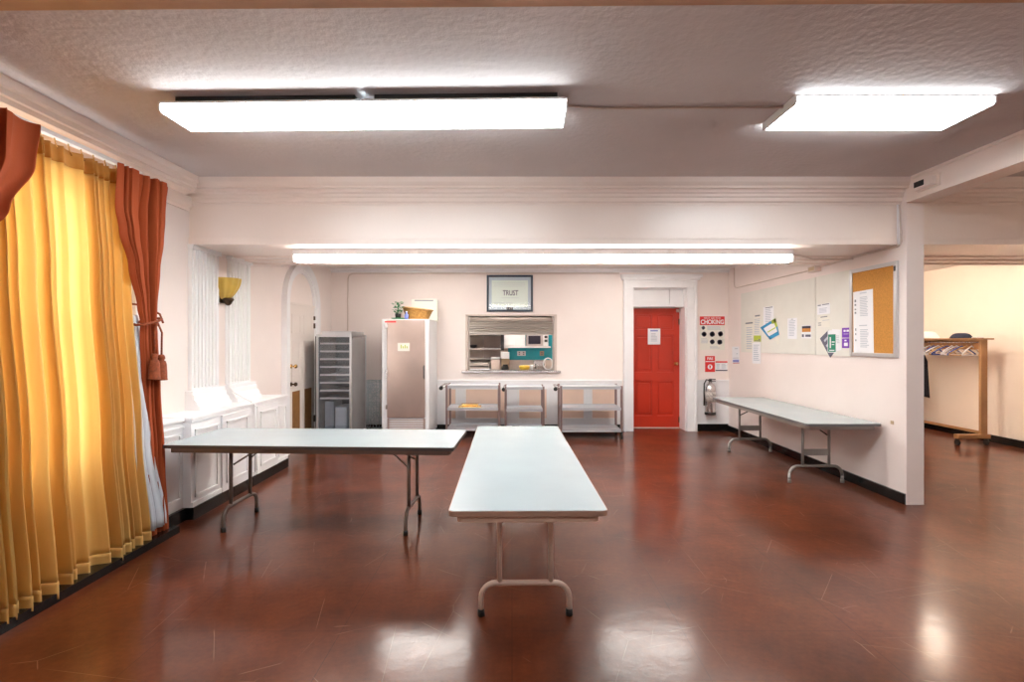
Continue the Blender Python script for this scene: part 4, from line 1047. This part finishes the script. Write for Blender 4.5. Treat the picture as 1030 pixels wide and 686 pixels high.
# ------------------------------------------------------------------ fire extinguisher
ex = (714.5-CX)/F*8.75
o = empty('fire_extinguisher', (ex, 8.755, 0), 'silver fire extinguisher with black hose hanging by the red door', 'fire extinguisher')
zb, zt = HC-(417.6-CY)/F*8.75, HC-(380.6-CY)/F*8.75
MB().lathe([(.085, zb+.035), (.09, zb+.05), (.09, zt-.19), (.085, zt-.15), (.06, zt-.11), (.03, zt-.09), (.025, zt-.06)], (0, 0, 0), 24).build('cylinder_body', STEEL, o)
MB().lathe([(.088, zb), (.093, zb+.01), (.093, zb+.045), (.088, zb+.05)], (0, 0, 0), 24).build('base_ring', RUB, o)
MB().box(-.02, .02, -.02, .02, zt-.07, zt-.03, .004).box(-.02, .09, -.012, .012, zt-.03, zt-.015, .003).box(0, .09, -.01, .01, zt-.06, zt-.05, .002).build('valve_handle', DARKM, o)
pts = [(-.02, 0, zt-.04), (-.07, -.01, zt-.03), (-.11, -.02, zt-.10), (-.118, -.03, zt-.25), (-.112, -.03, zb+.28), (-.112, -.03, zb+.16)]
MB().tube(pts, [.011, .011, .011, .011, .013, .016], 10).build('hose', RUB, o)
MB().lathe([(.0905, zb+.22), (.0908, zb+.22), (.0908, zb+.40), (.0905, zb+.40)], (0, 0, 0), 24, 'Z', False).build('paper_label', mat('label_print', (.5, .45, .42), .5, var=.4, vscale=40), o)
MB().box(-.03, .03, .088, .0948, zt-.3, zt-.05, .002).build('wall_bracket', DARKM, o)

# ------------------------------------------------------------------ coat rack in the side room
RX = 7.02; RY0, RY1 = 7.62, 9.05; RH = 1.575
o = empty('coat_rack', (0, 0, 0), 'rolling wooden coat rack standing along the side room wall', 'coat rack')
for y in (RY0, RY1):
    MB().box(RX-.035, RX+.06, y, y+.045, .16, RH, .006).build('upright', RWOOD, o)
    f = MB().box(RX-.40, RX+.10, y-.01, y+.055, .10, .165, .008).build('foot', RWOOD, o)
    m = MB()
    for x in (RX-.37, RX+.06): m.lathe([(.045, -.012), (.045, .012)], (x, y+.022, .045), 14, 'X').box(x-.016, x+.016, y+.005, y+.04, .085, .10)
    m.build('caster', RUB, f)
MB().box(RX-.13, RX+.14, RY0-.02, RY1+.06, RH, RH+.022, .005).build('hat_shelf', RWOOD, o)
MB().box(RX-.015, RX+.015, RY0+.045, RY1, .165, .205, .004).build('bottom_rail', RWOOD, o)
MB().box(RX+.045, RX+.06, RY0+.045, RY1, RH-.15, RH, .003).build('back_board', mat('rack_board', (.50, .24, .09), .4, var=.1), o)
MB().tube([(RX, RY0+.045, RH-.04), (RX, RY1, RH-.04)], .012, 10).build('hanging_rail', STEEL, o)
BLUEPL = mat('blue_plastic', (.05, .10, .38), .4); WPL = mat('white_plastic', (.80, .80, .84), .4); TPL = mat('tan_hanger', (.60, .38, .16), .5)
kinds = [('white', WPL), ('navy blue', BLUEPL), ('tan', TPL)]
seq = [0, 2, 1, 0, 0, 1, 2, 0, 1, 0, 2, 1, 0, 2]
place = {0: ('nearest the front upright', 'second of its colour from the front', 'third of its colour from the front', 'fourth of its colour from the front', 'fifth of its colour from the front', 'sixth of its colour from the front')}
cnt = {}
protoH = {}
for k, q in enumerate(seq):
    yy = RY0+.20+k*.088
    if q not in protoH:
        h = empty('clothes_hanger', (RX, yy, RH-.04), '', 'hanger', 'empty hangers on the coat rack')
        m = MB()
        pts = [(0+.020*math.cos(a), 0, -.004+.019*math.sin(a)) for a in [(-.35*PI)+(1.35*PI)*j/10 for j in range(11)]][::-1]
        pts = [(.02*math.cos(a), 0, -.003+.02*math.sin(a)) for a in [PI*1.05-(PI*1.4)*j/10 for j in range(11)]] + [(0, 0, -.045), (0, 0, -.06)]
        m.tube(pts, .0028, 6); m.build('hook', STEEL, h)
        m = MB(); m.tube([(0, 0, -.058), (-.11, 0, -.11), (-.215, 0, -.18), (-.22, 0, -.197), (0, 0, -.20), (.22, 0, -.197), (.215, 0, -.18), (.11, 0, -.11)], .010, 7, True)
        m.build('hanger_frame', kinds[q][1], h)
        protoH[q] = h; c = h
    else: c = copy_tree(protoH[q])
    c.location = (RX, yy, RH-.04); c.rotation_euler = (0, 0, random.uniform(-.35, .35))
    n = cnt.get(q, 0); cnt[q] = n+1
    c['label'] = '%s hanger on the coat rack, %s of its colour from the front upright' % (kinds[q][0], ('first', 'second', 'third', 'fourth', 'fifth', 'sixth')[n])
# dark coat
m = MB()
def coat(u, v):
    a = 2*PI*u; w = .13+.10*min(1, v*5)+.05*v; dpt = .045+.03*v+.012*math.sin(a*4+v*3)
    return Vector((RX-.02+w*math.cos(a)*(1+.04*math.sin(6*a)), RY1-.13+dpt*math.sin(a), 1.46-.10*min(1, v*5)*abs(math.cos(a))-.80*v))
m.grid(coat, 48, 20)
o = m.build('dark_coat', DCLOTH, None, label='dark coat hanging at the far end of the coat rack', cat='coat'); s = o.modifiers.new('s', 'SOLIDIFY'); s.thickness = .006
MB().tube([(RX+.0, RY1-.13, 1.50), (RX+.0, RY1-.13, 1.46), (RX-.01, RY1-.13, 1.40)], .004, 6).build('hanger_hook', STEEL, o)
# hats
zt = RH+.0225
m = MB(); hx, hy = RX-.02, 8.62
m.grid(lambda u, v: Vector((hx+(.02+.125*v**.6)*math.cos(2*PI*u), hy+(.02+.15*v**.6)*math.sin(2*PI*u), zt+.11*(1-v**2)+.001)), 32, 10)
o = m.build('white_hat', PAPER, None, label='white cap on top of the coat rack', cat='hat'); s = o.modifiers.new('s', 'SOLIDIFY'); s.thickness = .005; s.offset = 1
m = MB(); m.box(hx-.10, hx+.10, hy-.26, hy-.14, zt+.001, zt+.009, .003); m.build('brim', PAPER, o)
m = MB(); hx, hy = RX-.02, 7.98
m.grid(lambda u, v: Vector((hx+(.02+.11*v**.6)*math.cos(2*PI*u), hy+(.02+.13*v**.6)*math.sin(2*PI*u), zt+.075*(1-v**2)+.001)), 32, 10)
o = m.build('dark_hat', mat('navy_cloth', (.02, .025, .06), .8), None, label='dark navy cap lying on the coat rack', cat='hat'); s = o.modifiers.new('s', 'SOLIDIFY'); s.thickness = .005; s.offset = 1
m = MB(); m.box(hx-.08, hx+.08, hy-.30, hy-.12, zt+.001, zt+.008, .003); m.build('brim', DCLOTH, o)
m = MB(); m.tube([(RX-.1, 7.70, zt+.008), (RX+.02, 7.66, zt+.012), (RX+.11, 7.75, zt+.008)], .007, 6)
m.tube([(RX-.1, 7.70, zt+.008), (RX+.05, 7.85, zt+.01), (RX+.11, 7.75, zt+.008)], .007, 6)
m.build('loose_hanger', WPL, None, label='white hanger lying on top of the coat rack', cat='hanger')

# dark patches and marks on wall: small switch plate by post
MB().box(XR-.006, XR-.0002, 5.02, 5.06, .735, .77, .002).build('wall_screw_cap', TANB, None, label='tiny round cap on the partition wall near the table end', cat='wall cap')

# ------------------------------------------------------------------ camera, world, view
cam = bpy.data.cameras.new('camera'); co = bpy.data.objects.new('camera', cam); COL.objects.link(co)
co.location = (0, 0, HC); co.rotation_euler = (PI/2, 0, 0)
cam.sensor_width = 36; cam.lens = 18; cam.sensor_fit = 'HORIZONTAL'; cam.clip_start = .05
bpy.context.scene.camera = co
w = bpy.data.worlds.new('daylight'); bpy.context.scene.world = w; w.use_nodes = True
nt = w.node_tree; bg = nt.nodes['Background']
sky = nt.nodes.new('ShaderNodeTexSky'); sky.sky_type = 'NISHITA'; sky.sun_disc = False; sky.sun_elevation = .8; sky.sun_rotation = 2.0
mx = nt.nodes.new('ShaderNodeMix'); mx.data_type = 'RGBA'; mx.inputs[0].default_value = .75; mx.inputs[7].default_value = (1, .97, .92, 1)
nt.links.new(sky.outputs[0], mx.inputs[6]); nt.links.new(mx.outputs[2], bg.inputs[0]); bg.inputs[1].default_value = 4.2
# portal guides sky light through the window
la = bpy.data.lights.new('window_portal', 'AREA'); la.shape = 'RECTANGLE'; la.size = wy1-wy0; la.size_y = wz1-wz0
la.cycles.is_portal = True
lo = bpy.data.objects.new('window_portal', la); COL.objects.link(lo); lo.location = (-3.3, (wy0+wy1)/2, (wz0+wz1)/2); lo.rotation_euler = (PI/2, 0, -PI/2)
sc_ = bpy.context.scene
sc_.view_settings.view_transform = 'Standard'; sc_.view_settings.look = 'None'
sc_.view_settings.gamma = 1; sc_.view_settings.use_curve_mapping = False
sc_.view_settings.exposure = 1.5
sc_.cycles.max_bounces = 10; sc_.cycles.diffuse_bounces = 6
